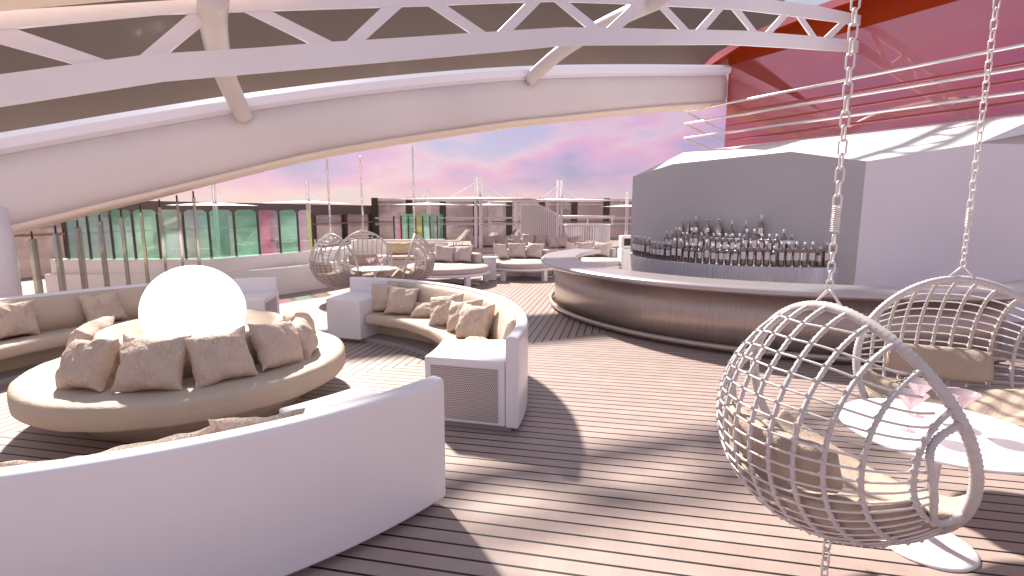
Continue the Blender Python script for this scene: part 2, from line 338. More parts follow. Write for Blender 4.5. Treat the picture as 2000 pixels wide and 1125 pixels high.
XS = [-12.4 + i * (3.10 + 12.4) / 60 for i in range(61)]
def sweep(prof_f, name, m, smooth=True):
    vs = []; fs = []; n = None
    for X in XS:
        pr = prof_f(interp(bs, X), interp(ts, X)); n = len(pr)
        for (o_, z) in pr: vs.append(Vector((X, X + 15, z)) + NB * o_ - Vector((-9, 6, 0)))
    for i in range(len(XS) - 1):
        for k in range(n): k2 = (k + 1) % n; fs.append((i * n + k, (i + 1) * n + k, (i + 1) * n + k2, i * n + k2))
    fs += [tuple(range(n)), tuple((len(XS) - 1) * n + k for k in range(n))[::-1]]
    return MB().add(vs, fs, smooth).build(name, m, beam)
sweep(lambda b, t: [(0, b + .12), (.035, b + .5 * (t - b) * .5), (.04, b + .55 * (t - b)), (0, t - .31), (-.6, t - .31), (-.6, b + .12)], 'main_face', 'beam')
sweep(lambda b, t: [(-.62, b + .115), (-.60, b + .03), (-.45, b - .02), (-.18, b - .02), (-.02, b + .03), (.03, b + .115)], 'underside', 'cream')
sweep(lambda b, t: [(.0, t - .305), (.13, t - .24), (.16, t - .1), (.04, t), (-.6, t), (-.6, t - .305)], 'top_lip', 'lip', False)
# dark roof that climbs away from the beam
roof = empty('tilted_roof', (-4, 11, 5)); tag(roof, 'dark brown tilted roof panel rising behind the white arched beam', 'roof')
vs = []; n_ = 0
up = Vector((-.672, .741, math.tan(SUN_EL) * .95))  # slope laid along the sun rays so the roof shades little deck
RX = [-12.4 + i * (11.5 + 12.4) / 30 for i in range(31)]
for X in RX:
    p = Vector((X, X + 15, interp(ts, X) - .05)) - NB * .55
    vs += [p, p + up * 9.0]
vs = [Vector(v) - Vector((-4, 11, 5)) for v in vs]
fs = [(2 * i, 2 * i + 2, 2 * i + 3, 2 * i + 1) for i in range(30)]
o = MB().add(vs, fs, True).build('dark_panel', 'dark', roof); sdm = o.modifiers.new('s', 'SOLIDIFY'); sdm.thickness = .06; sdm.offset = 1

# truss
TC = 9.7
def px(pts, c=TC): return [PL(*p, c) for p in pts]
bl = px([(-150, 240), (0, 207.5), (319, 158), (500, 142.5), (1000, 98.6), (1085, 90), (1128, 87.7), (1300, 87), (1420, 86.4), (1540, 93), (1676, 102)])
bu = px([(-150, 168), (0, 145), (152, 124.5), (269, 108.6), (326, 103.6), (500, 93), (654, 81), (712, 78), (923, 64), (1001, 59), (1104, 53), (1213, 54.5), (1300, 57), (1378, 58), (1468, 60), (1508, 64), (1586, 70), (1676, 79)])
tl = px([(-150, 66), (27, 54.5), (310, 27), (372, 25), (473, 21.5), (524, 20), (749, 13), (835, 10.5), (869, 9), (1000, 4), (1083, 2), (1213, 6.4), (1302, 11), (1400, 16), (1446, 18.4), (1529, 28.4), (1570, 34), (1644, 43.6), (1676, 50)])
tu = px([(-150, 34), (0, 21), (299, 2.5), (500, -9), (800, -22), (1000, -27), (1200, -24), (1400, -14), (1514, 0), (1596, 11), (1683, 30)])
for cv in (bl, bu, tl, tu):      # the truss goes on down to the deck edge at the left
    z_ = interp(cv, -11.); cv.insert(0, Vector((-11., -11. + TC, z_)))
truss = empty('roof_truss', (0, 9.7, 4.5)); tag(truss, 'flat white triangulated roof truss running across the top to the red wall', 'truss')
TO = Vector((0, 9.7, 4.5)); TH = NB * -.05
def strip(lo, hi, name):
    xs = sorted({round(p.x, 4) for p in lo + hi}); mb = MB(); vs = []
    for X in xs:
        a = Vector((X, X + TC, interp(lo, X))) - TO; b = Vector((X, X + TC, interp(hi, X))) - TO; vs += [a, b, a + TH, b + TH]
    fs = []
    for i in range(len(xs) - 1):
        a = 4 * i; b = a + 4; fs += [(a, b, b + 1, a + 1), (a + 2, a + 3, b + 3, b + 2), (a, a + 2, b + 2, b), (a + 1, b + 1, b + 3, a + 3)]
    fs += [(0, 1, 3, 2), (len(vs) - 4, len(vs) - 2, len(vs) - 1, len(vs) - 3)]
    return mb.add(vs, fs).build(name, 'painted', truss)
strip(bl, bu, 'bottom_chord'); strip(tl, tu, 'top_chord')
webs = [(152, 212, -90, 22), (269, 326, 372, 430), (610, 654, 473, 524), (674, 712, 749, 790), (923, 953, 836, 869), (971, 1001, 1032, 1061), (1150, 1178, 1083, 1109), (1184, 1213, 1238, 1275), (1331, 1349, 1284, 1302), (1359, 1378, 1400, 1417), (1468, 1482, 1430, 1446), (1495, 1508, 1529, 1543), (1586, 1598, 1557, 1570), (1609, 1624, 1644, 1656)]
def yat(cvp, x):
    for i in range(len(cvp) - 1):
        if cvp[i][0] <= x <= cvp[i + 1][0]: return cvp[i][1] + (cvp[i + 1][1] - cvp[i][1]) * (x - cvp[i][0]) / (cvp[i + 1][0] - cvp[i][0])
BU = [(-150, 168), (0, 145), (152, 124.5), (269, 108.6), (326, 103.6), (500, 93), (654, 81), (712, 78), (923, 64), (1001, 59), (1104, 53), (1213, 54.5), (1300, 57), (1378, 58), (1468, 60), (1508, 64), (1586, 70), (1676, 79)]
TL = [(-150, 66), (27, 54.5), (310, 27), (372, 25), (473, 21.5), (524, 20), (749, 13), (835, 10.5), (869, 9), (1000, 4), (1083, 2), (1213, 6.4), (1302, 11), (1400, 16), (1446, 18.4), (1529, 28.4), (1570, 34), (1644, 43.6), (1676, 50)]
for (a, b, c, e) in webs:
    q = [PL(a, yat(BU, a) + 2, TC), PL(b, yat(BU, b) + 2, TC), PL(e, yat(TL, e) - 2, TC), PL(c, yat(TL, c) - 2, TC)]
    MB().prism([p - TO - NB * .012 for p in q], NB * -.034).build('web', 'painted', truss)
for k in range(6):
    xa, xb = -6.5 - k * .75, -7.1 - k * .75
    if k % 2: xa, xb = xb, xa
    q = [Vector((xa, xa + TC, interp(bu, xa) - .01)), Vector((xa + .16, xa + .16 + TC, interp(bu, xa + .16) - .01)), Vector((xb + .16, xb + .16 + TC, interp(tl, xb + .16) + .01)), Vector((xb, xb + TC, interp(tl, xb) + .01))]
    MB().prism([p - TO - NB * .012 for p in q], NB * -.034).build('web', 'painted', truss)
# curved struts between beam and truss
def strut(pts, r0, label, cat='strut'):
    P = smoothpath(pts, 8); N = len(P) - 1
    def rf(i): 
        t = i / N; e = min(i, N - i); return r0 * (1 if e > 2 else [.35, .8, .96][e])
    o = MB().tube(P, r0, 16, rf=rf).build('curved_strut', 'tubes', origin=P[0]); tag(o, label, cat, 'curved struts between beam and truss')
strut([PL(479, 232, 14.95), PL(466, 205, 14.5), PL(447, 165, 13.3), PL(428, 110, 11.8), PL(417, 50, 10.3), PL(416, 5, 9.3), PL(417, -14, 9.0)], .15, 'curved pearl white strut reaching down to the beam at the left')
strut([PL(1031, 160, 14.95), PL(1052, 138, 14.5), PL(1100, 98, 13.4), PL(1160, 60, 12.0), PL(1230, 25, 10.6), PL(1282, 2, 9.55), PL(1300, -8, 9.2)], .15, 'slanting pearl white strut that meets the beam above the bar')
# cream roof member above the truss at the upper left
o = MB().tube([Vector((-11, -1.7, 1.6)), Vector((-8, 1.3, 2.9)), PL(-200, -2, 9.3), PL(0, -21, 9.3), PL(200, -36, 9.3), PL(400, -50, 9.3), PL(600, -62, 9.3)], .17, 12).build('roof_tube', 'cream', origin=(-5, 4.7, 3)); tag(o, 'thick cream roof tube above the truss in the top left corner', 'roof tube')
o = MB().tube([(-3.2, -.9, 5.2), (.95, 2.62, 5.2), (2.19, 3.9, 5.2), (5, 6.6, 5.2)], .08, 10).build('overhead_pipe', 'painted', origin=(.95, 2.62, 5.2)); tag(o, 'white overhead pipe that carries the chains of the near swing chairs', 'pipe')

# ------------------------------------------------------------------ red wall and soffit
K = 21.24
red = empty('red_wall', (5, 16.2, 3.87)); tag(red, 'glossy red wall with mirror reflections standing on the white bar roof', 'wall')
RO = Vector((5, 16.2, 3.87))
def KW(X, z): return Vector((X, K - X, z)) - RO
DW = Vector((.7071, .7071, 0))
MB().prism([KW(3.14, 3.86), KW(14, 3.86), KW(14, 6.70), KW(3.14, 6.37)], DW * .2).build('mirror_panel', 'red', red)
up_ = PL(1420, 130, K, -1); front = [PL(*p, 20.75, -1) for p in [(1370, 131), (1385, 116), (1400, 103), (1428, 87), (1481, 58), (1543, 30), (1596, 11), (1640, -5), (1720, -35), (1900, -100)]]
fr2 = [PL(*p, 20.75, -1) for p in [(1372, 137), (1390, 125), (1410, 112), (1448, 88), (1505, 60), (1560, 39), (1624, 16), (1690, -6), (1760, -32), (1920, -90)]]
MB().add([p - RO for q in zip(front, fr2) for p in q], [(2 * i, 2 * i + 1, 2 * i + 3, 2 * i + 2) for i in range(len(front) - 1)]).build('pink_edge', 'redpink', red)
MB().prism([KW(3.14, 6.36), KW(14, 6.69)] + [PL(x, y, K, -1) - RO for x, y in [(1920, -95), (1760, -36), (1690, -10), (1624, 12), (1560, 36), (1505, 58), (1448, 86), (1421, 104)]], DW * -.012).build('reflected_soffit', 'redmat', red)  # matte strip painted as the soffit's reflection in the glossy wall
wl_ = [p + DW * .33 - RO for p in fr2]
MB().add([p for q in zip([p - RO for p in fr2], wl_) for p in q], [(2 * i, 2 * i + 1, 2 * i + 3, 2 * i + 2) for i in range(9)], True).build('soffit', 'redmat', red)
MB().prism([PL(1372, 136, 20.75, -1) - RO, PL(1418, 141, K, -1) - RO, KW(3.14, 6.3)], NB * .02).build('corner_gusset', 'redmat', red)
# ------------------------------------------------------------------ bar building
p1, p2 = (0.2, 11.84), (3.39, 9.32)
A = [PP(1236, 345, p1, p2), PP(1315, 320, p1, p2), PP(1545, 296, p1, p2), PP(1692, 315, p1, p2)]
c2 = tuple(A[3][:2]); q2 = (6.72, 10.19)
B = [A[3], PP(1910, 280, c2, q2), PP(2000, 282, c2, q2), PP(2000, 235, c2, q2)]
bld = empty('bar_building', (3.65, 9.11, 0)); tag(bld, 'angular grey and white bar house with folded wall panels behind the bottles', 'building')
BO = Vector((3.65, 9.11, 0))
def fl(v): return Vector((v.x, v.y, 0))
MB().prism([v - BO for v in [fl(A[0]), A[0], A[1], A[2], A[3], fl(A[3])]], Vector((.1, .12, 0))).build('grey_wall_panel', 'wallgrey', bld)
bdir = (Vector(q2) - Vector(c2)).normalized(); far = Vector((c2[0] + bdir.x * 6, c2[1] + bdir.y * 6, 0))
MB().prism([v - BO for v in [fl(A[3]) + Vector((.004, .002, 0)), B[0], B[1], Vector((far.x, far.y, 2.91)), far]], Vector((-.03, .12, 0))).build('skylit_wall_panel', 'wallpale', bld)
e1 = Vector((9.3, 11.2, 2.91)); e2 = Vector((9.0, 12.4, 4.1))
MB().add([v - BO for v in [B[1], Vector((far.x, far.y, 2.915)), Vector((far.x + .2, far.y + .4, 4.6)), ]], [(0, 1, 2)]).build('upper_wall_panel', 'wallgrey', bld)
w0 = Vector((3.10, 18.12, 3.86)); w1 = Vector((10.2, 11.0, 3.86)); a1b = PP(1335, 298, (1.2, 12.3), (4.2, 9.8))
rv = [A[0], A[1], A[2], A[3], B[1], Vector((far.x + .2, far.y + .4, 4.6)), w1, w0, a1b]
MB().add([v - BO for v in rv], [(1, 2, 8), (2, 7, 8), (2, 3, 7), (3, 4, 7), (4, 6, 7), (4, 5, 6)]).build('roof', 'roofwhite', bld)
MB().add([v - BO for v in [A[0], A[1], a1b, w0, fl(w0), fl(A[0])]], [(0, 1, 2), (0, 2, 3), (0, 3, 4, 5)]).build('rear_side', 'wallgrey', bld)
# guard rails on the roof
gr = empty('roof_guard_rail', (1.88, 18.2, 4)); tag(gr, 'three-bar steel guard rail on the roof in front of the red wall', 'railing'); GO = Vector((1.88, 18.2, 4))
for (x0, y0, x1, y1, xb, yb, z) in [(1335, 270, 2000, 180, 1388, 291, 4.2), (1336, 242, 2000, 133, 1413, 278, 4.66), (1338, 218, 2000, 88, 1416, 258, 5.06)]:
    a = G(x0, y0, z); b = G(x1, y1, z); b = a + (b - a) * 1.5; c_ = G(xb, yb, z)
    MB().tube([c_ - GO, a + (c_ - a) * .02 - GO, a + (b - a) * .003 - GO, b - GO], .038, 10).build('rail_bar', 'steel', gr)
# ------------------------------------------------------------------ bar counter
BC = (2.78, 10.95); BR = 4.12
bar = empty('bar_counter', (BC[0], BC[1], 0)); tag(bar, 'long curved bar with rosy brushed metal front and wide metal top', 'bar')
o0 = (0, 0)
MB().arc(o0, 158, 296, 96, [(BR, .0), (BR, .83), (BR - .12, .83), (BR - .12, .0)], True).build('curved_front', 'barmetal', bar)
MB().tube([((BR + .075) * math.cos(R(a)), (BR + .075) * math.sin(R(a)), .085) for a in [158 + i * 1.4 for i in range(99)]], .04, 12).build('foot_rail', 'barmetal', bar)
RC = 4.40
MB().arc(o0, 152, 318, 120, [(RC - .05, .83), (RC, .855), (RC, .90), (RC - .04, .93), (RC - .10, .935), (RC - .13, .925), (RC - .70, .925), (RC - .72, .91), (RC - .72, .85), (RC - .70, .83)], False).build('counter_top', 'countermetal', bar, bevel=.012)
MB().arc(o0, 296, 318, 20, [(BR - .9, 0), (BR - .9, .83), (BR - .95, .83), (BR - .95, 0)], True).build('end_panel', 'wallpale', bar)
# back shelf with tiers
SC = (2.55, 11.43)
shf = empty('bottle_shelf', (SC[0], SC[1], 0)); tag(shf, 'stepped curved bottle shelf in pale brushed metal against the grey wall', 'shelf')
n1 = math.degrees(math.atan2(-2.52, 3.19))
def shelf_arc(a0, a1, r1, z0, z1, name): MB().arc((0, 0), a0, a1, 48, [(.1, z0), (r1, z0), (r1, z1), (.1, z1)], True).build(name, 'shelfmetal', shf, bevel=.008)
shelf_arc(n1 - 170, n1 - 4, 2.36, 0.0, .95, 'lower_tier')
shelf_arc(n1 - 166, n1 - 10, 1.98, .952, 1.10, 'middle_tier')
pA, pB = PP(1318, 458.5, p1, p2), PP(1562, 467, p1, p2); nrm = Vector((-.62, -.785, 0))
MB().prism([v - Vector((SC[0], SC[1], 0)) for v in [Vector((pA.x, pA.y, 1.30)), Vector((pB.x, pB.y, 1.30)), Vector((pB.x, pB.y, 1.36)), Vector((pA.x, pA.y, 1.36))]], nrm * .24).build('top_tier', 'lacquer', shf, bevel=.006)
# bottles
def bottle_proto(kind):
    e = empty('bottle', (0, 0, 0)); r = .042; b = MB(); c_ = MB(); l = MB()
    if kind == 'square':
        pr = [(.001, 0), (r * .8, .0), (r, .008), (r, .2), (r * .9, .222), (r * .45, .238), (.013, .25), (.013, .285), (.001, .286)]
        b.lathe(pr, 12); c_.lathe([(.0165, .272), (.0165, .315), (.001, .317)], 10); l.arc((0, 0), -150, -65, 6, [(r - .002, .085), (r + .002, .085), (r + .002, .18), (r - .002, .18)])
    elif kind == 'round':
        pr = [(.001, 0), (.045, 0), (.05, .01), (.05, .05), (.04, .085), (.02, .105), (.012, .125), (.011, .17), (.001, .171)]
        b.lathe(pr, 14); c_.lathe([(.012, .165), (.012, .225), (.001, .227)], 10); l.arc((0, 0), -145, -70, 6, [(.049, .015), (.0525, .015), (.0525, .048), (.049, .048)])
    elif kind == 'teardrop':
        pr = [(.001, 0), (.04, 0), (.058, .03), (.068, .07), (.06, .12), (.036, .17), (.018, .2), (.016, .235), (.001, .236)]
        b.lathe(pr, 16); c_.lathe([(.018, .232), (.024, .24), (.024, .252), (.001, .254)], 10); l.arc((0, 0), -125, -95, 6, [(.055, .045), (.062, .045), (.072, .07), (.0635, .11), (.058, .11)])
    else:
        pr = [(.001, 0), (.036, 0), (.042, .012), (.042, .16), (.034, .19), (.022, .22), (.017, .27), (.001, .272)]
        b.lathe(pr, 14); c_.lathe([(.024, .20), (.0185, .26), (.0185, .285), (.021, .29), (.021, .305), (.001, .307)], 10); l.arc((0, 0), -150, -65, 6, [(.041, .06), (.0438, .06), (.0438, .14), (.041, .14)])
    b.build('glass_body', 'chrome' if kind in ('teardrop',) else 'bottle', e); c_.build('cap', 'label', e); lb = l.build('paper_label', 'label', e)
    return e
protos = {}
def put_bottle(kind, loc, s, label, group, rz=0.):
    if kind not in protos: protos[kind] = bottle_proto(kind); o = protos[kind]
    else: o = copy_tree(protos[kind])
    o.location = loc; o.scale = (s, s, s) if not isinstance(s, tuple) else s; o.rotation_euler = (0, 0, rz)
    tag(o, label, 'bottle', group); return o
row1 = [135, 160, 183, 208, 232, 262, 290, 318, 352, 390, 432, 482, 530, 580, 635, 695, 755, 815, 880, 943, 1010, 1078, 1142, 1213, 1282, 1352, 1415, 1482, 1545, 1610, 1674, 1736, 1790]
yb = [(135, 470), (265, 503), (435, 525), (580, 541), (755, 553), (945, 565), (1215, 577), (1485, 583), (1790, 580)]
short1 = {6, 7, 8, 9, 10, 13, 14, 15, 17, 18, 19, 20, 25, 31}
random.seed(4)
for i, a in enumerate(row1):
    g = G(1230 + a / 4.878, 400 + (yat(yb, a)) / 4.878, .952)
    # keep on the shelf arc
    v = Vector((g.x - SC[0], g.y - SC[1], 0)); v = v.normalized() * 2.27; g = Vector((SC[0] + v.x, SC[1] + v.y, .952))
    s = 1.06 if i in short1 else 1.28
    put_bottle('square', g, (1.22, 1.22, s), 'dark bottle in the front row of the bar shelf, %s from the left' % ordn(i), 'bottles in the front row of the bar shelf', random.uniform(-.5, .5))
row2 = [345, 395, 430, 468, 500, 540, 580, 625, 675, 735, 790, 850, 910, 972, 1040, 1105, 1178, 1250, 1322, 1390, 1455, 1530]
tall2 = {2, 3, 6, 7, 9, 15, 16, 20}
for i, a in enumerate(row2):
    r_ = ray(1230 + a / 4.878, 495); # column meets the circle of radius 1.78 in front
    ox, oy = -SC[0], -SC[1]; A_ = r_[0] ** 2 + r_[1] ** 2; B_ = r_[0] * ox + r_[1] * oy; C_ = ox * ox + oy * oy - 1.84 ** 2
    t = (-B_ - math.sqrt(max(0, B_ * B_ - A_ * C_))) / A_; g = Vector((r_[0] * t, r_[1] * t, 1.103))
    put_bottle('square', g, (1.2, 1.2, 1.4 if i in tall2 else 1.14), 'dark bottle in the middle row of the bar shelf, %s from the left' % ordn(i), 'bottles in the middle row of the bar shelf', random.uniform(-.5, .5))
row3 = [(1337, 'teardrop', (.62, .62, 1.12)), (1350, 'teardrop', (.66, .66, 1.12)), (1364, 'tall', (1.05, 1.05, 1.06)), (1386, 'teardrop', (1.02, 1.02, 1.1)), (1409, 'teardrop', (1.15, 1.15, 1.12)), (1434.5, 'round', (1.0, 1.0, 1.22)), (1462, 'round', (1.0, 1.0, 1.2)), (1491, 'tall', (1.1, 1.1, 1.16))]
l3 = ['slim smoked teardrop bottle at the left end of the top shelf', 'slim smoked teardrop bottle next to the tall one on the top shelf', 'tall bottle with long neck between teardrop bottles on the top shelf', 'wide smoked teardrop bottle left of the widest one on the top shelf', 'widest smoked teardrop decanter in the middle of the top shelf', 'short round bottle with thin neck right of the widest decanter', 'second short round bottle with thin neck near the right end of the top shelf', 'tall long-necked bottle standing alone at the right end of the top shelf']
for (x, k, s), lb in zip(row3, l3):
    g = PP(x, 460, p1, p2) + nrm * .12; put_bottle(k, (g.x, g.y, 1.362), tuple(q * 1.22 for q in s), lb, 'bottles on the top shelf')

# ================================================================== lounge in front
LC = (-3.99, 4.15)
LCV = Vector((LC[0], LC[1], 0))
def pol(r, a, z=0.): return Vector((LC[0] + r * math.cos(R(a)), LC[1] + r * math.sin(R(a)), z))
db = empty('round_daybed', (*LC, 0)); tag(db, 'large round beige upholstered island seat around the glowing dome', 'daybed')
def wob(o, amp, s, seed=0):
    me = o.data
    for v in me.vertices:
        n = noise.noise(v.co * s + Vector((seed, 0, 0))); v.co += v.normal * n * amp
prof = [(.0, .255), (1.2, .255), (1.30, .257), (1.335, .266), (1.35, .285), (1.354, .35), (1.352, .41), (1.342, .44), (1.318, .456), (1.275, .461), (1.05, .463), (.8, .463)]
o = MB().lathe(prof, 128).build('seat_cushion', 'hide', db); wob(o, .008, 5)
MB().lathe([(.92, 0), (.92, .254)], 64).build('base', 'hide', db)
bw = [(.68, .455), (.76, .47), (.775, .6), (.78, .745), (.765, .772), (.72, .778), (.695, .76), (.64, .68), (.58, .60), (0.0, .60)]
MB().lathe(bw, 80).build('lamp_bowl', 'hide', db)
lp = empty('dome_lamp', (LC[0], LC[1], .6)); tag(lp, 'glowing white opal dome lamp in the middle of the round daybed', 'lamp')
pr = [(.50, .02), (.50, .05), (.435, .10)] + [(.435 * math.cos(R(a)), .30 + .435 * math.sin(R(a)) + (0 if a > 0 else 0)) for a in range(-20, 91, 5)]
MB().lathe([(.47, .0), (.47, .06), (.432, .10)] + [(max(.0005, .44 * math.cos(R(a))), .30 + .44 * math.sin(R(a))) for a in range(-22, 91, 4)], 72).build('dome', 'lamp', lp)

def sofa(a0, a1, blocks, label, seed=0):
    e = empty('curved_sofa', (*LC, 0)); tag(e, label, 'sofa', 'curved sofas around the round daybed'); c0 = (0, 0); n = 72
    # shell (outer skin, rounded rim)
    MB().arc(c0, a0, a1, n, [(3.20, .055), (3.205, .80), (3.195, .83), (3.17, .84), (3.12, .84), (3.095, .83), (3.09, .80), (3.09, .055)]).build('back_shell', 'lacquer', e, bevel=.012)
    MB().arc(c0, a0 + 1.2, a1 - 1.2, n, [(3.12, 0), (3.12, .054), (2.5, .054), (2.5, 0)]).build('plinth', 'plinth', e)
    s0 = max([b[1] for b in blocks if b[0] <= a0 + 1] + [a0]); s1 = min([b[0] for b in blocks if b[1] >= a1 - 1] + [a1])
    o = MB().arc(c0, s0, s1, n, [(3.088, .40), (3.088, .795), (3.07, .81), (3.04, .806), (3.0, .765), (2.95, .60), (2.92, .40)], True).build('backrest_pad', 'hide', e)
    o = MB().arc(c0, s0 + .3, s1 - .3, n, [(3.06, .27), (3.06, .405), (2.52, .41), (2.47, .395), (2.455, .36), (2.455, .30), (2.47, .275), (2.52, .265)], True).build('seat_cushion', 'hide', e)
    wob(o, .006, 6, seed)
    MB().arc(c0, s0, s1, n, [(3.05, .056), (3.05, .262), (2.80, .262), (2.80, .056)]).build('under_base', 'hide', e)
    for k, (b0, b1) in enumerate(blocks):
        t = MB().arc(c0, b0, b1, 12, [(3.087, .056), (3.087, .625), (2.37, .625), (2.37, .056)]).build('side_table', 'lacquer', e, bevel=.02, seg=3)
        a = a0 if abs(b0 - a0) < 1 else a1; sgn = -1 if a == a0 else 1
        ca, sa = math.cos(R(a)), math.sin(R(a)); tn = Vector((-sa, ca, 0)) * sgn * .004
        q = [Vector((r_ * ca, r_ * sa, z)) + tn for r_, z in [(2.43, .09), (3.03, .09), (3.03, .555), (2.43, .555)]]
        pm = MB().add(q, [(0, 1, 2, 3)]).build('speaker_grille', 'perf', t)
        uvl = pm.data.uv_layers.new(name='UVMap'); U4 = {0: (0, 0), 1: (.6, 0), 2: (.6, .465), 3: (0, .465)}
        for lp_ in pm.data.loops: uvl.data[lp_.index].uv = U4[lp_.vertex_index]
    return e
sofa(-2.6, 92.0, [(-2.6, 11.8), (79, 92.0)], 'curved beige sofa with white shell in the centre, facing the glowing dome')
sofa(113.0, 207.0, [(113.0, 126.0)], 'curved beige sofa at the far left behind the glowing dome')
sofa(-117.0, -22.8, [(-36.5, -22.8)], 'curved sofa in the left foreground seen from its white back')

# ------------------------------------------------------------------ cushions
def pillow_mesh(w_, h_, t_, seed, n=26, name='cushion', m='fur'):
    random.seed(seed); off = Vector((seed * 3.7, seed * 1.3, 0)); vs = []; fs = []; idx = {}
    for side in (1, -1):
        for i in range(n + 1):
            for j in range(n + 1):
                u = 2 * i / n - 1; v = 2 * j / n - 1; edge = i in (0, n) or j in (0, n)
                if side == -1 and edge: idx[(side, i, j)] = idx[(1, i, j)]; continue
                pin = 1 - .17 * (1 - abs(u) ** 2.2) * abs(v) ** 3 * 1.0; pin2 = 1 - .17 * (1 - abs(v) ** 2.2) * abs(u) ** 3
                x = u * w_ / 2 * pin2; y = v * h_ / 2 * pin
                th = max(0, (1 - abs(u) ** 2.6) * (1 - abs(v) ** 2.6)) ** .55 * t_ / 2
                p = Vector((x, y, 0)); q = Vector((x * 7, y * 7, side * 2)) + off
                edgew = (1 - th / (t_ / 2 + 1e-6))
                wr = noise.noise(q * 1.3) * .030 + noise.noise(q * 3.2) * .012 + edgew * noise.noise(Vector((x * 26, y * 26, side)) + off) * .012
                ex = noise.noise(Vector((u * 2.3 + seed, v * 2.3, .5))) * .018; ey = noise.noise(Vector((u * 2.3, v * 2.3 + seed, 4.5))) * .018
                z = side * (th + wr * min(1, th / .03)) if not edge else noise.noise(Vector((u * 5, v * 5, seed))) * .012
                idx[(side, i, j)] = len(vs); vs.append((x + ex, y + ey, z))
        for i in range(n):
            for j in range(n): fs.append(tuple(idx[(side, a, b)] for a, b in [(i, j), (i + 1, j), (i + 1, j + 1), (i, j + 1)]))
    # fringe lip around the seam
    mb = MB().add(vs, fs, True); o = mb.build(name, m, sub=1); return o
def place_pillow(o, base, face_az, lean, roll=0., h_=.44, sink=.0):
    """stand the cushion on its lower edge at base, its front facing azimuth face_az (deg), leaning back by lean (deg)"""
    mt = Matrix.Translation(base) @ Matrix.Rotation(R(face_az - 90), 4, 'Z') @ Matrix.Rotation(R(90 - lean) , 4, 'X') @ Matrix.Rotation(R(roll), 4, 'Z') @ Matrix.Translation((0, h_ / 2 - sink, 0))
    # local z of cushion should point to face direction
    mt = Matrix.Translation(base) @ Matrix.Rotation(R(face_az + 90), 4, 'Z') @ Matrix.Rotation(R(90 - lean), 4, 'X') @ Matrix.Rotation(R(roll), 4, 'Z') @ Matrix.Translation((0, h_ / 2 - sink, 0))
    o.matrix_world = mt; return o
def pillow(w_, h_, t_, seed, base, az, lean, roll, label, group, m='fur', cat='cushion', n=26):
    o = pillow_mesh(w_, h_, t_, seed, n, 'cushion', m); place_pillow(o, base, az, lean, roll, h_, .02); tag(o, label, cat, group); return o
GD = 'beige cushions leaning round the dome lamp'
P_ = [(-97, .50, 5, 'leftmost beige cushion leaning on the front of the round daybed bowl'), (-66, .54, -3, 'second cushion from the left leaning in front of the glowing dome, beside the leftmost'),
      (-36, .52, 4, 'third cushion from the left leaning in front of the glowing dome'), (-8, .51, -9, 'rightmost of the four big cushions leaning on the front of the round daybed'),
      (17, .42, 8, 'cushion on the right of the dome lamp, hidden behind the front right one'), (52, .44, -5, 'cushion behind the dome lamp on the right'), (150, .46, 8, 'cushion behind the dome lamp on the left'), (196, .46, -6, 'cushion on the left side of the dome lamp half hidden by the bowl')]
for i, (a, w_, rl, lb) in enumerate(P_):
    pillow(w_, w_ * .92, .24, 11 + i, pol(1.06, a, .46), a, 28, rl, lb, GD)
GS = 'beige cushions on the centre sofa'
def sofa_pillow(px_, w_, az_off, lean, roll, seed, label, group, rr=2.80):
    r_ = ray(px_, 600); ox, oy = -LC[0], -LC[1]; A_ = r_[0] ** 2 + r_[1] ** 2; B_ = r_[0] * ox + r_[1] * oy; C_ = ox * ox + oy * oy - rr * rr
    t = (-B_ + math.sqrt(max(0, B_ * B_ - A_ * C_))) / A_; g = Vector((r_[0] * t, r_[1] * t, .41)); a = math.degrees(math.atan2(g.y - LC[1], g.x - LC[0]))
    pillow(w_, w_ * .93, .19, seed, g, a + 180 + az_off, lean, roll, label, group)
def ring_pillow(a, r_, w_, az_off, lean, roll, seed, label):
    pillow(w_, w_ * .93, .25, seed, pol(r_, a, .41), a + 180 + az_off, lean, roll, label, GS)
ring_pillow(76, 2.74, .50, 10, 18, 4, 31, 'cushion at the far left end of the centre sofa beside the white side table')
ring_pillow(68.5, 2.68, .48, 34, 26, -6, 32, 'second cushion from the left on the centre sofa, leaning on the first')
ring_pillow(46, 2.66, .50, 34, 30, 10, 33, 'cushion right of the lying one on the centre sofa')
ring_pillow(37, 2.70, .48, 36, 26, 6, 34, 'middle of the three cushions leaning together at the right of the centre sofa')
ring_pillow(29, 2.70, .50, 32, 24, 4, 35, 'large cushion leaning at the right end of the centre sofa')
o = pillow_mesh(.52, .40, .17, 36); g = G(840, 616, .41); o.matrix_world = Matrix.Translation(g + Vector((0, 0, .085))) @ Matrix.Rotation(R(16), 4, 'Z') @ Matrix.Rotation(R(16), 4, 'X'); tag(o, 'cushion lying flat in the middle of the centre sofa seat', 'cushion', GS)
o = pillow_mesh(.48, .42, .15, 37); g = pol(2.72, 18, .41); o.matrix_world = Matrix.Translation(g + Vector((0, 0, .06))) @ Matrix.Rotation(R(80), 4, 'Z') @ Matrix.Rotation(R(8), 4, 'X'); tag(o, 'cushion lying flat behind the white side table of the centre sofa', 'cushion', GS)
GL = 'beige cushions on the far left sofa'
sofa_pillow(25, .50, 0, 14, -4, 41, 'leftmost cushion standing on the far left sofa at the picture edge', GL)
sofa_pillow(208, .48, 10, 16, 5, 42, 'cushion leaning on the back of the far left sofa', GL)
o = pillow_mesh(.46, .44, .16, 43); g = G(262, 612, .41); o.matrix_world = Matrix.Translation(g + Vector((0, 0, .10))) @ Matrix.Rotation(R(60), 4, 'Z') @ Matrix.Rotation(R(30), 4, 'X'); tag(o, 'cushion lying on the far left sofa partly hidden by the dome lamp', 'cushion', GL)
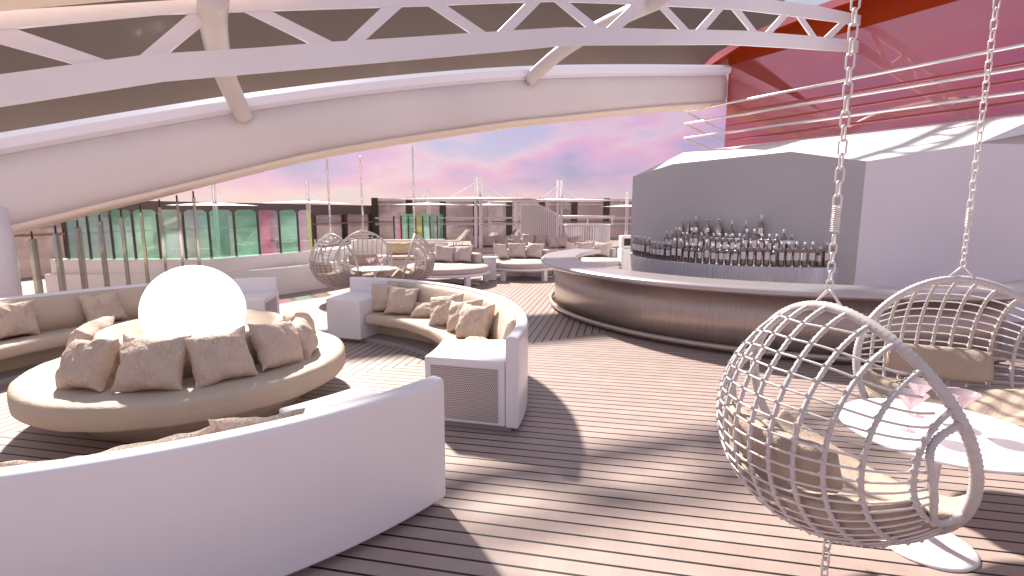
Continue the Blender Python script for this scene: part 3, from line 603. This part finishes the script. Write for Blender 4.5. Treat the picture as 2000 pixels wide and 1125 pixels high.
GF = 'beige cushions inside the foreground sofa'
for k, (a, lb, rl, rr, zz) in enumerate([(-42.3, 'cushion beside the white side table peeping over the foreground sofa back', 5, 2.86, .455), (-49.8, 'long low cushion peeping over the middle of the foreground sofa back', -5, 2.86, .425), (-57.5, 'cushion barely peeping over the left part of the foreground sofa back', 2, 2.83, .41)]):
    pillow(.58 if k == 1 else .48, .44, .17, 51 + k, pol(rr, a, zz - .02), a + 180, 14, rl, lb, GF)

# ================================================================== hanging chairs
HA, HB, HD = .56, .555, .58          # half width, half height, depth of the basket
def surf(th, ph, k=1.):             # th: angle round the hoop from the top, ph: 0 at hoop .. 90 at the back
    x = HA * math.sin(th) * math.cos(ph); z = HB * math.cos(th) * math.cos(ph)
    z += .035 * max(0, math.cos(th)) ** 6 * math.cos(ph)
    return Vector((x * k, -HD * math.sin(ph) * k, z * k))
def xz(x, z):                       # point of the basket over (x,z), or None outside the hoop
    rho2 = (x / HA) ** 2 + (z / HB) ** 2
    if rho2 > 1: return None
    return Vector((x, -HD * math.sqrt(1 - rho2), z + .035 * max(0, z / HB) ** 6))
def in_hole(p):
    s = math.atan2(abs(p.x) / HA, p.z / HB); dph = -p.y / HD
    ph = math.asin(max(-1, min(1, dph)))
    return ph < .34 and ((math.degrees(s) - 92) / 23) ** 4 + (ph / .34) ** 4 < 1
def make_chair():
    e = empty('hanging_chair')
    TILT = Matrix.Translation((0, 0, 1.41)) @ Matrix.Rotation(R(17), 4, 'X') @ Matrix.Translation((0, 0, -HB - .035))
    TM = TILT
    def T(p): return TM @ Vector(p)
    hp = [T(surf(2 * math.pi * i / 300, 0)) for i in range(300)]
    MB().tube(hp, .02, 10, closed=True, rf=lambda i: .025 if i % 2 else .021).build('hoop', 'wicker', e)
    rb = MB(); kn = MB()
    xs = [-.5 + .1 * i for i in range(11)]
    for x in xs:
        h = HB * math.sqrt(1 - (x / HA) ** 2); seg = []
        N = 130
        for i in range(N + 1):
            z = h * math.cos(math.pi * i / N); p = xz(x, z * .9999)
            if p is None: p = Vector((x, 0, z))
            if in_hole(p):
                if len(seg) > 3: rb.tube([T(q) for q in seg], .01, 6, rf=lambda i: .0128 if i % 2 else .0102)
                seg = []
            else: seg.append(p)
        if len(seg) > 3: rb.tube([T(q) for q in seg], .01, 6, rf=lambda i: .0128 if i % 2 else .0102)
    # arm hole borders
    for sg in (-1, 1):
        bd = []
        for i in range(60):
            t = math.pi * i / 59; cx_ = math.copysign(abs(math.cos(t)) ** .5, math.cos(t)); sy = abs(math.sin(t)) ** .5
            bd.append(T(surf(sg * R(92 + 23 * cx_), .34 * sy)))
        rb.tube(bd, .016, 8, rf=lambda i: .017 if i % 2 else .0135)
    rd = MB(); zc = -.03
    for k in range(22):
        t_ = k / 21; z0 = HB * .985 * (.55 * -math.cos(math.pi * (.04 + .92 * t_)) + .45 * (2 * t_ - 1) * .97); seg = []
        for i in range(61):
            x = -HA + 2 * HA * i / 60; z = zc + (z0 - zc) * (1 - .50 * abs(x / HA) ** 2.4); p = xz(x, z)
            ok = p is not None and not in_hole(p)
            if ok: seg.append(p + Vector((0, -.008, 0)))
            if (not ok or i == 60) and seg:
                if len(seg) > 2:
                    rd.tube([T(q) for q in seg], .0056, 5)
                seg = []
        for x in xs:
            z = zc + (z0 - zc) * (1 - .50 * abs(x / HA) ** 2.4); p = xz(x, z)
            if p is not None and not in_hole(p):
                c_ = T(p + Vector((0, -.006, 0))); rb.box(c_, (.028, .016, .013), R(30), 0, R(40))
    rd.build('cane_rods', 'rod', e)
    rb.build('wrapped_ribs', 'wicker', e)
    # hanger: two short legs, lower links, spring, chain
    topp = Vector((0, 0, 1.41))
    hg = MB()
    for s in (-1, 1): hg.tube([T(surf(R(7 * s), 0)) + Vector((0, 0, .015)), topp + Vector((.01 * s, 0, .075)), topp + Vector((0, 0, .082))], .006, 6)
    hg.build('hanger_hook', 'chain', e)
    return e
def link(mb, c, L_, W_, r_, turn):
    pts = []; 
    for i in range(20):
        a = 2 * math.pi * i / 20; x = math.cos(a) * W_ / 2; z = math.sin(a) * W_ / 2 + math.copysign((L_ - W_) / 2, math.sin(a) + 1e-9)
        pts.append(Vector((x * math.cos(turn), x * math.sin(turn), z)) + c)
    mb.tube(pts, r_, 6, closed=True)
def add_chain(e, ztop, spring=True, thick=1.):
    ch = MB(); z = 1.41 + .082 + .02; k = 0
    while z < (1.41 + .33 if spring else 1.5): link(ch, Vector((0, 0, z)), .050, .028, .0042, (k % 2) * math.pi / 2 + .3); z += .042; k += 1
    z -= .01
    ch.build('lower_chain', 'chain', e); ch = MB()
    if spring:
        pts = [Vector((.017 * math.cos(i * .8), .017 * math.sin(i * .8), z + .12 * i / 95)) for i in range(96)]
        MB().tube(pts, .0035, 5).build('coil_spring', 'chain', e); z += .135
    while z < ztop: link(ch, Vector((0, 0, z)), .070, .033, .0048 * thick, (k % 2) * math.pi / 2 + .3); z += .0605; k += 1
    ch.build('chain', 'chain', e)
def chair_cushions(e, seed):
    TM = Matrix.Translation((0, 0, 1.41)) @ Matrix.Rotation(R(17), 4, 'X') @ Matrix.Translation((0, 0, -HB - .035))
    vs = []; fs = []; NX, NT = 22, 22
    def P(i, j, k):
        x = -.505 + 1.01 * i / NX; al = R(-27 + 107 * j / NT); s = math.sqrt(max(0, 1 - (x / (HA * .99)) ** 2))
        kk = .965 if k == 0 else .965 - .33 * (1 - (abs(2 * i / NX - 1)) ** 4) ** .5 * (1 - (abs(2 * j / NT - 1)) ** 4) ** .5
        p = Vector((x * (1 if k == 0 else .97), -HD * s * math.sin(al) * kk, -HB * s * math.cos(al) * kk))
        if k: p += Vector((0, 0, 1)) * noise.noise(Vector((x * 5 + seed, al * 3, 1))) * .035 + Vector((0, 1, 0)) * noise.noise(Vector((x * 11 + seed, al * 6, 7))) * .015
        return TM @ p
    for k in (0, 1):
        for i in range(NX + 1):
            for j in range(NT + 1): vs.append(P(i, j, k))
    n1_ = NT + 1; o_ = (NX + 1) * n1_
    for i in range(NX):
        for j in range(NT):
            a = i * n1_ + j; fs.append((a, a + 1, a + n1_ + 1, a + n1_)); fs.append((a + o_, a + n1_ + o_, a + n1_ + 1 + o_, a + 1 + o_))
    for i in range(NX):
        for j in (0, NT): a = i * n1_ + j; fs.append((a, a + n1_, a + n1_ + o_, a + o_))
    for j in range(NT):
        for i in (0, NX): a = i * n1_ + j; fs.append((a, a + 1, a + 1 + o_, a + o_))
    MB().add(vs, fs, True).build('seat_cushion', 'boucle', e, sub=1)
    # headrest
    vs = []; fs = []; hw, hh = .30, .12
    N1, N2 = 26, 16
    for i in range(N1 + 1):
        x = -hw + 2 * hw * i / N1
        for j in range(N2):
            a = 2 * math.pi * j / N2; ca, sa = math.cos(a), math.sin(a)
            edge = (1 - abs(2 * i / N1 - 1) ** 10) ** .5 if 0 < i < N1 else .55
            yy = -HD * .90 * math.sqrt(max(0, 1 - (x / HA) ** 2 * .8)) + .045 + math.copysign(abs(sa) ** .7, sa) * .05 * max(.55, edge)
            zz = .06 + math.copysign(abs(ca) ** .45, ca) * hh * max(.85, edge)
            vs.append(TM @ Vector((x, yy + noise.noise(Vector((x * 6, a, seed))) * .008, zz)))
    for i in range(N1):
        for j in range(N2): j2 = (j + 1) % N2; fs.append((i * N2 + j, (i + 1) * N2 + j, (i + 1) * N2 + j2, i * N2 + j2))
    fs += [tuple(range(N2)), tuple(N1 * N2 + j for j in range(N2))[::-1]]
    MB().add(vs, fs, True).build('headrest', 'boucle', e)
ch0 = make_chair()
chs = [ch0] + [copy_tree(ch0) for _ in range(5)]
T1 = Vector((1.72, 3.08, 0)); T2 = Vector((-4.98, 9.85, 0))
spots = [((.95, 2.62, 0), 31, 5.2, 0, 'white wicker hanging chair in the right foreground seen from behind'),
         ((2.19, 3.90, 0), 257, 5.2, 0, 'white wicker hanging chair facing the camera at the right edge behind the round table'),
         ((2.55, 2.45, 0), 145, 5.2, 0, 'white wicker hanging chair outside the right edge, its shadow falls on the deck'),
         ((-5.80, 9.60, 0), 66, 2.86, -.025, 'small distant wicker hanging chair at the left, seen from behind'),
         ((-5.50, 10.40, 0), -58, 2.98, 0., 'distant wicker hanging chair in the middle, facing the camera'),
         ((-4.39, 10.60, 0), 202, 3.22, -.05, 'distant wicker hanging chair at the right, seen from the side')]
for i, (c, sp_) in enumerate(zip(chs, spots)):
    loc, az, zt, dz, lb = sp_; c.location = (loc[0], loc[1], dz); c.rotation_euler = (0, 0, R(az - 90))
    add_chain(c, zt - dz, True, 1. if i < 3 else 1.7); chair_cushions(c, i)
    tag(c, lb, 'hanging chair', 'white wicker hanging chairs')
# tether chain under the near chair
tb = empty('tether_chain', (.98, 2.46, 0)); tag(tb, 'short steel tether chain between the near hanging chair and the deck', 'chain')
ch = MB(); z = .03; k = 0
while z < .33: link(ch, Vector((0, 0, z)), .06, .034, .0055, (k % 2) * math.pi / 2 + .4); z += .047; k += 1
ch.build('chain_links', 'chain', tb)

# ------------------------------------------------------------------ tulip tables and glasses
def tulip():
    e = empty('round_table'); 
    MB().lathe([(.0005, .648), (.30, .65), (.44, .658), (.468, .668), (.472, .676), (.466, .683), (.0005, .684)], 72).build('table_top', 'lacquer', e)
    MB().lathe([(.06, .02), (.035, .06), (.026, .15), (.024, .4), (.03, .58), (.06, .64), (.10, .648)], 28).build('stem', 'lacquer', e)
    MB().lathe([(.23, .0), (.232, .008), (.22, .018), (.10, .03), (.05, .045), (.03, .06)], 48).build('foot', 'lacquer', e)
    return e
t1 = tulip(); t1.location = T1; tag(t1, 'round white pedestal table at the right between the near hanging chairs', 'table', 'white pedestal tables')
t2 = copy_tree(t1); t2.location = T2; tag(t2, 'small distant white pedestal table between the far hanging chairs', 'table', 'white pedestal tables')
def martini():
    e = empty('cocktail_glass')
    MB().lathe([(.004, .11), (.075, .205), (.077, .207), (.073, .204), (.003, .116)], 32).build('bowl', 'clearglass', e)
    MB().lathe([(.036, .0), (.036, .003), (.006, .008), (.0042, .02), (.0042, .11)], 20).build('stem', 'pinkglass', e)
    return e
g0 = martini(); gl = [(G(1772, 840, .686), 'cocktail glass with pink stem nearest on the right-hand pedestal table'), (G(1790, 812, .686), 'cocktail glass with pink stem at the back of the right-hand pedestal table'), (G(1872, 838, .686), 'cocktail glass with pink stem at the right of the near pedestal table'),
      (G(722, 524.5, .686), 'tiny cocktail glass at the left of the distant pedestal table'), (G(728, 522, .686), 'tiny cocktail glass in the middle of the distant pedestal table'), (G(744, 523.5, .686), 'tiny cocktail glass at the right of the distant pedestal table')]
for i, (p, lb) in enumerate(gl):
    o = g0 if i == 0 else copy_tree(g0); o.location = p; tag(o, lb, 'glass', 'cocktail glasses on the pedestal tables')

# ================================================================== left side: pillar, louvres, stepped wall with glass
o = MB().lathe([(.36, 0), (.36, 1.9)], 40).build('white_pillar', 'painted', origin=(0, 0, 0), loc=(-9.22, 5.86, 0)); tag(o, 'white round pillar at the far left edge under the arched beam', 'pillar')
fin_px = [(63, 467), (109, 455), (152, 444), (195, 431), (237, 423), (275, 414), (312, 404), (346, 395), (378, 386)]
for i, (x, y) in enumerate(fin_px):
    p = PL(x, y, 15.3); e = empty('glass_louvre', (p.x, p.y, 0), R(135)); tag(e, 'smoky glass louvre hanging below the arched beam, %s from the left' % ordn(i), 'glass louvre', 'glass louvres under the arched beam')
    zt = p.z; w_ = .40; rr = .05; pts = []
    for (cx_, cz_, a0_) in [(w_ / 2 - rr, zt - rr, 0), (-w_ / 2 + rr, zt - rr, 90), (-w_ / 2 + rr, .10 + rr, 180), (w_ / 2 - rr, .10 + rr, 270)]:
        for k in range(5): a = R(a0_ + 22.5 * k); pts.append(Vector((cx_ + rr * math.cos(a), -.02, cz_ + rr * math.sin(a))))
    MB().prism(pts, Vector((0, .04, 0))).build('glass_pane', 'fing', e)
    MB().tube([(0, 0, zt), (0, 0, interp(bs, p.x - .2) + .1)], .014, 8).build('hanger_rod', 'post', e)
    MB().tube([(0, 0, 0), (0, 0, .1)], .014, 8).build('floor_pin', 'post', e)
low = [G(86, 536, .6) + Vector((-.0, 0, 0)), G(200, 535.5, .6), G(320, 535, .6), G(436, 530, .6), G(520, 526, .6), G(604, 518, .6), Vector((-6.75, 12.3, .6))]
upp = [G(97, 507, .88), G(200, 507, .88), G(300, 506.5, .88), G(400, 506, .88), G(520, 497.6, .88), G(604, 491, .88), Vector((-7.1, 12.7, .88))]
low = smoothpath(low, 4); upp = smoothpath(upp, 4)
sw = empty('stepped_bulwark', (-8.5, 9, 0)); SW = Vector((-8.5, 9, 0)); tag(sw, 'two-step white curved bench wall at the left behind the louvres', 'wall')
def wallstrip(cv, z, depth, name, m):
    vs = []
    for i, p in enumerate(cv):
        t = (cv[min(i + 1, len(cv) - 1)] - cv[max(i - 1, 0)]); t.z = 0; t.normalize(); nl = Vector((-t.y, t.x, 0)) * depth
        a = Vector((p.x, p.y, 0)) - SW; vs += [a, a + Vector((0, 0, z)), a + nl + Vector((0, 0, z)), a + nl]
    fs = []
    for i in range(len(cv) - 1):
        a = 4 * i
        for k in range(4): k2 = (k + 1) % 4; fs.append((a + k, a + k2, a + 4 + k2, a + 4 + k))
    fs += [(0, 1, 2, 3), (len(vs) - 4, len(vs) - 3, len(vs) - 2, len(vs) - 1)]
    return MB().add(vs, fs).build(name, m, sw, bevel=.01)
wallstrip(low, .6, .36, 'lower_step', 'lacquer'); wallstrip(upp, .88, .3, 'upper_step', 'lacquer')
# glass panels on the upper wall
gx = [137, 181, 226, 269, 318, 367.6, 417, 466, 512, 553, 589, 617]
gy = [506, 506, 506, 506, 506, 505.5, 503, 500, 497, 494, 491.5, 489.5]
base = [G(x + 0, y, .88) for x, y in zip(gx, gy)]
gs = empty('glass_screen', base[0]); gs.location.z = .88; tag(gs, 'row of rounded green and pink glass panes on the stepped white wall at the left', 'glass screen')
for i in range(len(gx)):
    a = base[i] + Vector((-.1, .06, 0)) - base[0]
    MB().box((a.x, a.y, .46), (.035, .035, .92)).build('screen_post', 'post', gs)
    if i == len(gx) - 1: break
    b = base[i + 1] + Vector((-.1, .06, 0)) - base[0]; v = b - a; l = v.length - .03; az = math.atan2(v.y, v.x); rr = .12; zt = 1.0
    pts = [Vector((0, 0, .0)), Vector((l, 0, .0))] + [Vector((l - rr + rr * math.cos(R(k)), 0, zt - rr + rr * math.sin(R(k)))) for k in range(0, 91, 15)] + [Vector((rr + rr * math.cos(R(k)), 0, zt - rr + rr * math.sin(R(k)))) for k in range(90, 181, 15)]
    g_ = MB().prism(pts, Vector((0, .015, 0))).build('glass_pane', 'greenglass' if i < 6 else 'dichroic', gs, loc=(a.x + math.cos(az) * .015, a.y + math.sin(az) * .015, 0)); g_.rotation_euler = (0, 0, az)
# cushions seen through the glass
for i, (x, y) in enumerate([(300, 498), (352, 499), (405, 501), (470, 500), (488, 496), (522, 495), (560, 492), (598, 489)]):
    p = G(x, y, .86) * 1.0; q = Vector((p.x * 1.09, p.y * 1.09, .72)); pillow(.55, .42 if i > 2 else .3, .2, 70 + i, q, -70, 25, random.uniform(-8, 8), 'pale cushion behind the coloured glass screen, %s from the left' % ordn(i), 'cushions behind the glass screen', 'linen', n=10)
o = MB()
bb = [Vector((p.x * 1.055, p.y * 1.055, .0)) for p in upp[8:]]
for i in range(len(bb) - 1): o.prism([bb[i], bb[i + 1], bb[i + 1] * 1.12, bb[i] * 1.12], Vector((0, 0, .72)))
o = o.build('banquette', 'linen', origin=(bb[0].x, bb[0].y, 0)); tag(o, 'low pale banquette behind the coloured glass screen', 'sofa')

# ------------------------------------------------------------------ wind screens round the deck
def screen(name, A, B, n, h, label, posts_w=.35, rails=(1.05, 1.35), fascia=None, hand=1.15, open_top=True):
    e = empty(name, A); tag(e, label, 'windscreen'); A = Vector(A); B = Vector(B); d_ = B - A; L_ = d_.length; az = math.atan2(d_.y, d_.x); e.rotation_euler = (0, 0, az)
    for i in range(n + 1):
        x = L_ * i / n; MB().box((x, 0, h / 2), (posts_w, .22, h)).build('pier', 'post', e)
    for i in range(n):
        x0 = L_ * i / n + posts_w / 2; x1 = L_ * (i + 1) / n - posts_w / 2
        MB().box(((x0 + x1) / 2, .02, (h - .1) / 2), (x1 - x0, .03, h - .1)).build('window_pane', 'tint', e)
    MB().box((L_ / 2, -.2, hand), (L_, .09, .07)).build('handrail', 'teak', e)
    for z in rails: MB().box((L_ / 2, -.14, z), (L_, .05, .13)).build('white_rail', 'painted', e)
    if fascia: MB().box((L_ / 2, .1, (fascia + h) / 2 + .02), (L_ + .4, .5, h - fascia)).build('fascia', 'walld', e)
    elif open_top:
        MB().box((L_ / 2, -.03, h - .12), (L_, .14, .16)).build('top_rail', 'painted', e); MB().box((L_ / 2, -.03, h - .42), (L_, .08, .07)).build('top_rail', 'painted', e)
    return e
screen('side_windscreen', (-17.6, 4.0, 0), (-16.3, 31.9, 0), 9, 2.2, 'dark side windscreen with brown fascia along the left edge of the deck', .35, (), 1.62, 1.15)
screen('rear_windscreen', (-16.0, 32.0, 0), (3.2, 37.6, 0), 9, 2.72, 'rear windscreen with dark piers and white rails at the end of the deck', .42, (1.0, 1.40))
# ribbed housings and far block seen behind
# parasols
def parasol_proto():
    e = empty('parasol')
    MB().box((-.09, 0, 1.55), (.10, .16, 3.1)).build('pole', 'painted', e); MB().box((.09, 0, 1.55), (.10, .16, 3.1)).build('pole', 'painted', e)
    c_ = MB(); s = 2.3
    c_.add([(-s, -s, 2.26), (s, -s, 2.26), (s, s, 2.26), (-s, s, 2.26), (0, 0, 2.38), (0, 0, 2.29)], [(0, 1, 4), (1, 2, 4), (2, 3, 4), (3, 0, 4), (1, 0, 5), (2, 1, 5), (3, 2, 5), (0, 3, 5)]).build('canopy', 'painted', e)
    for sx in (-1, 1): MB().tube([(0, 0, 2.95), (sx * .95, sx * .5, 2.33)], .008, 5).build('stay_wire', 'painted', e)
    MB().box((0, 0, .02), (.8, .8, .04)).build('base_plate', 'painted', e)
    return e
pp = parasol_proto()
for i, (x, dist, s, lb) in enumerate([(935, 19.5, 1.0, 'tall white parasol with double pole left of the slatted screen'), (1092, 21.5, 1.0, 'tall white parasol with double pole in front of the round slatted screen'), (607, 20, .95, 'white parasol behind the right end of the coloured glass screen'), (427, 17, .9, 'white parasol behind the coloured glass screen at the left'),
                                   (839, 25, .95, 'slim distant white parasol behind the green glass group'), (1007, 30, 1.05, 'distant white parasol just left of the slatted screen'), (957, 33, .98, 'farthest white parasol right of the tall double pole'), (1222, 27, .92, 'slim white parasol beside the bar house wall')]):
    o = pp if i == 0 else copy_tree(pp); o.location = D(x, dist); f = [1., .85, .5, .42, .55, .6, .55, .5][i]; o.scale = (f, f, s); o.rotation_euler = (0, 0, R(11.9 if i % 2 else 0)); tag(o, lb, 'parasol', 'white parasols over the rear deck')

# far daybeds
def daybed_proto():
    e = empty('round_lounger'); 
    MB().lathe([(1.0, .27), (1.04, .27), (1.04, .33), (.2, .33)], 56).build('frame', 'painted', e)
    MB().lathe([(.0, .335), (.97, .335), (1.0, .36), (1.0, .44), (.97, .47), (.0, .475)], 56).build('mattress', 'linen', e)
    for a in (20, 90, 160, 235, 305): MB().box((.97 * math.cos(R(a)), .97 * math.sin(R(a)), .135), (.11, .11, .27), R(a)).build('leg', 'painted', e)
    MB().arc((0, 0), 60 - 90 + 65, 180 - 35, 30, [(1.0, .46), (1.0, .74), (.86, .72), (.84, .46)]).build('backrest', 'linen', e, bevel=.03)
    MB().tube([(-.8, -.5, .06), (.8, .4, .06)], .018, 6).build('stretcher', 'painted', e); MB().tube([(.8, -.5, .06), (-.8, .4, .06)], .018, 6).build('stretcher', 'painted', e)
    return e
dp = daybed_proto(); pseed = 200
DBS = [(872, 13.3, 1.08, 'white round lounger with pink-grey mattress behind the far hanging chairs'), (1022, 14.6, 1.0, 'white round lounger in the middle of the rear deck'), (1160, 15.2, .95, 'white round lounger partly hidden by the end of the bar'),
       (962, 19.5, 1.0, 'round lounger in the second row beside the tall parasol pole'), (1040, 20.5, 1.0, 'round lounger in the second row in front of the slatted screen'), (1110, 19.0, .9, 'small round lounger in the second row near the round slatted screen')]
DBN = ['round lounger behind the far hanging chairs', 'round lounger in the middle of the rear deck', 'round lounger behind the end of the bar', 'second-row round lounger beside the tall parasol pole', 'second-row round lounger before the slatted screen', 'second-row round lounger near the round slatted screen']
for i, (x, dist, s, lb) in enumerate(DBS):
    o = dp if i == 0 else copy_tree(dp); o.location = D(x, dist); o.scale = (s, s, 1); o.rotation_euler = (0, 0, R(11.9)); tag(o, lb, 'lounger', 'round loungers on the rear deck')
    k = 0
    for a, lb2 in [(150, 'left'), (105, 'middle'), (62, 'right')]:
        p = D(x, dist) + Vector((math.cos(R(a + 12)) * .66 * s, math.sin(R(a + 12)) * .66 * s, .475))
        pseed += 1; pillow(.62, .52, .24, pseed, p, a + 192 if lb2 != 'middle' else 285, 22, random.uniform(-10, 10), '%s cushion on the %s' % (lb2, DBN[i]), 'pale cushions on the round loungers', 'linen', n=12)
# side tables between loungers
for i, (x, dist, h, w_, lb) in enumerate([(957, 13.9, .62, .34, 'white square side table between two round loungers'), (1148, 17.0, .6, .3, 'small white side table beside the round slatted screen'), (1075, 17.6, .55, .5, 'low white table in the second row of loungers')]):
    p = D(x, dist); e = empty('side_table', p, R(11.9)); tag(e, lb, 'side table', 'white side tables on the rear deck')
    MB().box((0, 0, h), (w_ + .06, w_ + .06, .04)).build('table_top', 'lacquer', e, bevel=.008); MB().box((0, 0, h / 2 - .01), (w_, w_ * .6, h - .04)).build('body', 'lacquer', e, bevel=.008)
# sofa with yellow cushions behind the far chairs
e = empty('box_sofa', D(785, 15.2), R(22)); tag(e, 'white box sofa with cream cushions behind the far hanging chairs', 'sofa')
MB().box((0, 0, .24), (2.6, 1.1, .48)).build('base', 'linen', e, bevel=.03); MB().box((-.1, .62, .5), (2.8, .18, 1.0)).build('backrest', 'lacquer', e, bevel=.03); MB().box((1.3, .1, .40), (.18, 1.1, .80)).build('arm', 'lacquer', e, bevel=.03)
MB().box((0, 0, .53), (2.4, 1.0, .1)).build('seat_pad', 'linen', e, bevel=.04)
for i, x in enumerate([768, 791, 815, 838]):
    pillow(.5, .42, .2, 300 + i, D(x, 15.25, .58), 282, 16, 0, 'cream cushion on the white box sofa, %s from the left' % ordn(i), 'cream cushions on the box sofa', 'yellow' if i < 3 else 'linen', n=12)
# far green glass group
e = empty('glass_screen', D(772, 22, .5)); tag(e, 'far group of green and gold glass panes behind the hanging chairs', 'glass screen'); o0_ = D(772, 22, .5)
for i in range(7):
    a = D(772 + i * 14, 22 - max(0, i - 4) * .5, .5) - o0_; g_ = MB().box((.15, 0, .62), (.29, .015, 1.24)).build('glass_pane', 'greenglass' if i % 3 else 'dichroic', e, loc=a); g_.rotation_euler = (0, 0, R(11.9 if i < 5 else -30))
for i in range(8):
    a = D(771 + i * 14, 21.95, .5) - o0_; MB().box((0, 0, .58), (.045, .045, 1.16)).build('screen_post', 'post', e, loc=a)
o = MB().box((0, 0, .27), (2.7, .5, .54)).build('low_wall', 'lacquer', loc=D(812, 22)); o.rotation_euler = (0, 0, R(11.9)); tag(o, 'low white wall under the far green glass panes', 'wall')
# slatted screens
e = empty('slatted_screen', D(1054, 24), R(11.9)); tag(e, 'tall white vertical slatted screen with sloping top on the rear deck', 'screen')
s_ = MB()
for i in range(20):
    x = -.86 + i * .09; zt = 2.2 if x < -.1 else 2.2 - (x + .1) * .5; s_.box((x, 0, zt / 2), (.06, .05, zt))
s_.build('slats', 'painted', e); MB().prism([(-.88, .05, 0), (.88, .05, 0), (.88, .05, 1.68), (-.1, .05, 2.17), (-.88, .05, 2.17)], (0, .03, 0)).build('back_board', 'wallgrey', e); MB().box((-.5, -.04, .62), (.55, .06, .22)).build('opening_shade', 'black', e)  # near-black block stands in for shade inside a gap
e = empty('round_slatted_screen', D(1146, 23.5), 0); tag(e, 'low round white slatted enclosure near the bar house', 'screen')
s_ = MB()
for i in range(52):
    a = 2 * math.pi * i / 52; s_.box((1.0 * math.cos(a), 1.0 * math.sin(a), .62), (.045, .06, 1.2), a)
s_.build('slats', 'painted', e); MB().arc((0, 0), 0, 359.9, 60, [(1.06, 1.2), (1.06, 1.27), (.96, 1.27), (.96, 1.2)]).build('top_ring', 'painted', e)
MB().tube([(-1.4, .4, 1.62), (1.2, 0, 1.62)], .04, 8).build('upper_rail', 'painted', e)
for x in (-1.3, 0, 1.1): MB().tube([(x, .2, 1.2), (x, .2, 1.62)], .03, 6).build('rail_post', 'painted', e)
# sun loungers far
def lounger_proto():
    e = empty('sun_lounger'); 
    MB().box((0, 0, .32), (.66, 1.3, .05)).build('seat', 'sling', e)
    MB().box((0, .92, .58), (.66, .05, .80), rx=R(-42)).build('backrest', 'sling', e)
    f = MB()
    for s in (-1, 1): f.bar((s * .35, -.7, .32), (s * .35, .65, .32), .05, .05); f.bar((s * .35, .65, .30), (s * .35, 1.22, .86), .05, .05); f.bar((s * .35, 1.0, .64), (s * .35, .75, .02), .03, .03)
    f.bar((-.35, 1.22, .86), (.35, 1.22, .86), .05, .05); f.build('frame', 'painted', e)
    for sx in (-1, 1):
        for y in (-.6, .5): MB().box((sx * .33, y, .15), (.05, .05, .3)).build('leg', 'painted', e)
    return e
lg = lounger_proto()
for i, (x, dist, a, lb) in enumerate([(915, 23, -60, 'sun lounger with raised back left of the tall parasol pole'), (968, 27, -60, 'sun lounger behind the second row of round loungers'), (1190, 20.5, -48, 'sun lounger with raised back right of the round slatted screen'), (1214, 22, -48, 'sun lounger with raised back behind the towel cart'), (870, 27, -60, 'sun lounger far back near the green glass group')]):
    o = lg if i == 0 else copy_tree(lg); o.location = D(x, dist); o.rotation_euler = (0, 0, R(a)); tag(o, lb, 'sun lounger', 'sun loungers along the rear windscreen')
# round cafe table far left of poles
e = empty('low_table', D(893, 19)); tag(e, 'low round table with dark base beside the raised sun lounger', 'table')
MB().lathe([(.0005, .52), (.62, .52), (.62, .56), (.0005, .565)], 40).build('table_top', 'shelfmetal', e); MB().lathe([(.3, 0), (.12, .05), (.12, .52)], 20).build('pedestal', 'black', e)
# towel cart
e = empty('towel_cart', D(1224, 14.6), R(20)); tag(e, 'white towel cart with dark opening standing beside the bar house', 'cart')
MB().box((0, 0, .45), (.42, .40, .74)).build('cabinet', 'lacquer', e, bevel=.03); MB().box((0, 0, 1.0), (.40, .36, .36)).build('upper_box', 'lacquer', e, bevel=.05); MB().box((-.02, -.184, 1.0), (.26, .01, .2)).build('opening', 'black', e)  # near-black plate on the closed box stands in for shade inside
for sx in (-1, 1):
    for sy in (-1, 1): MB().lathe([(.03, 0), (.035, .03), (.03, .07)], 12).build('caster', 'black', e, loc=(sx * .16, sy * .14, 0))
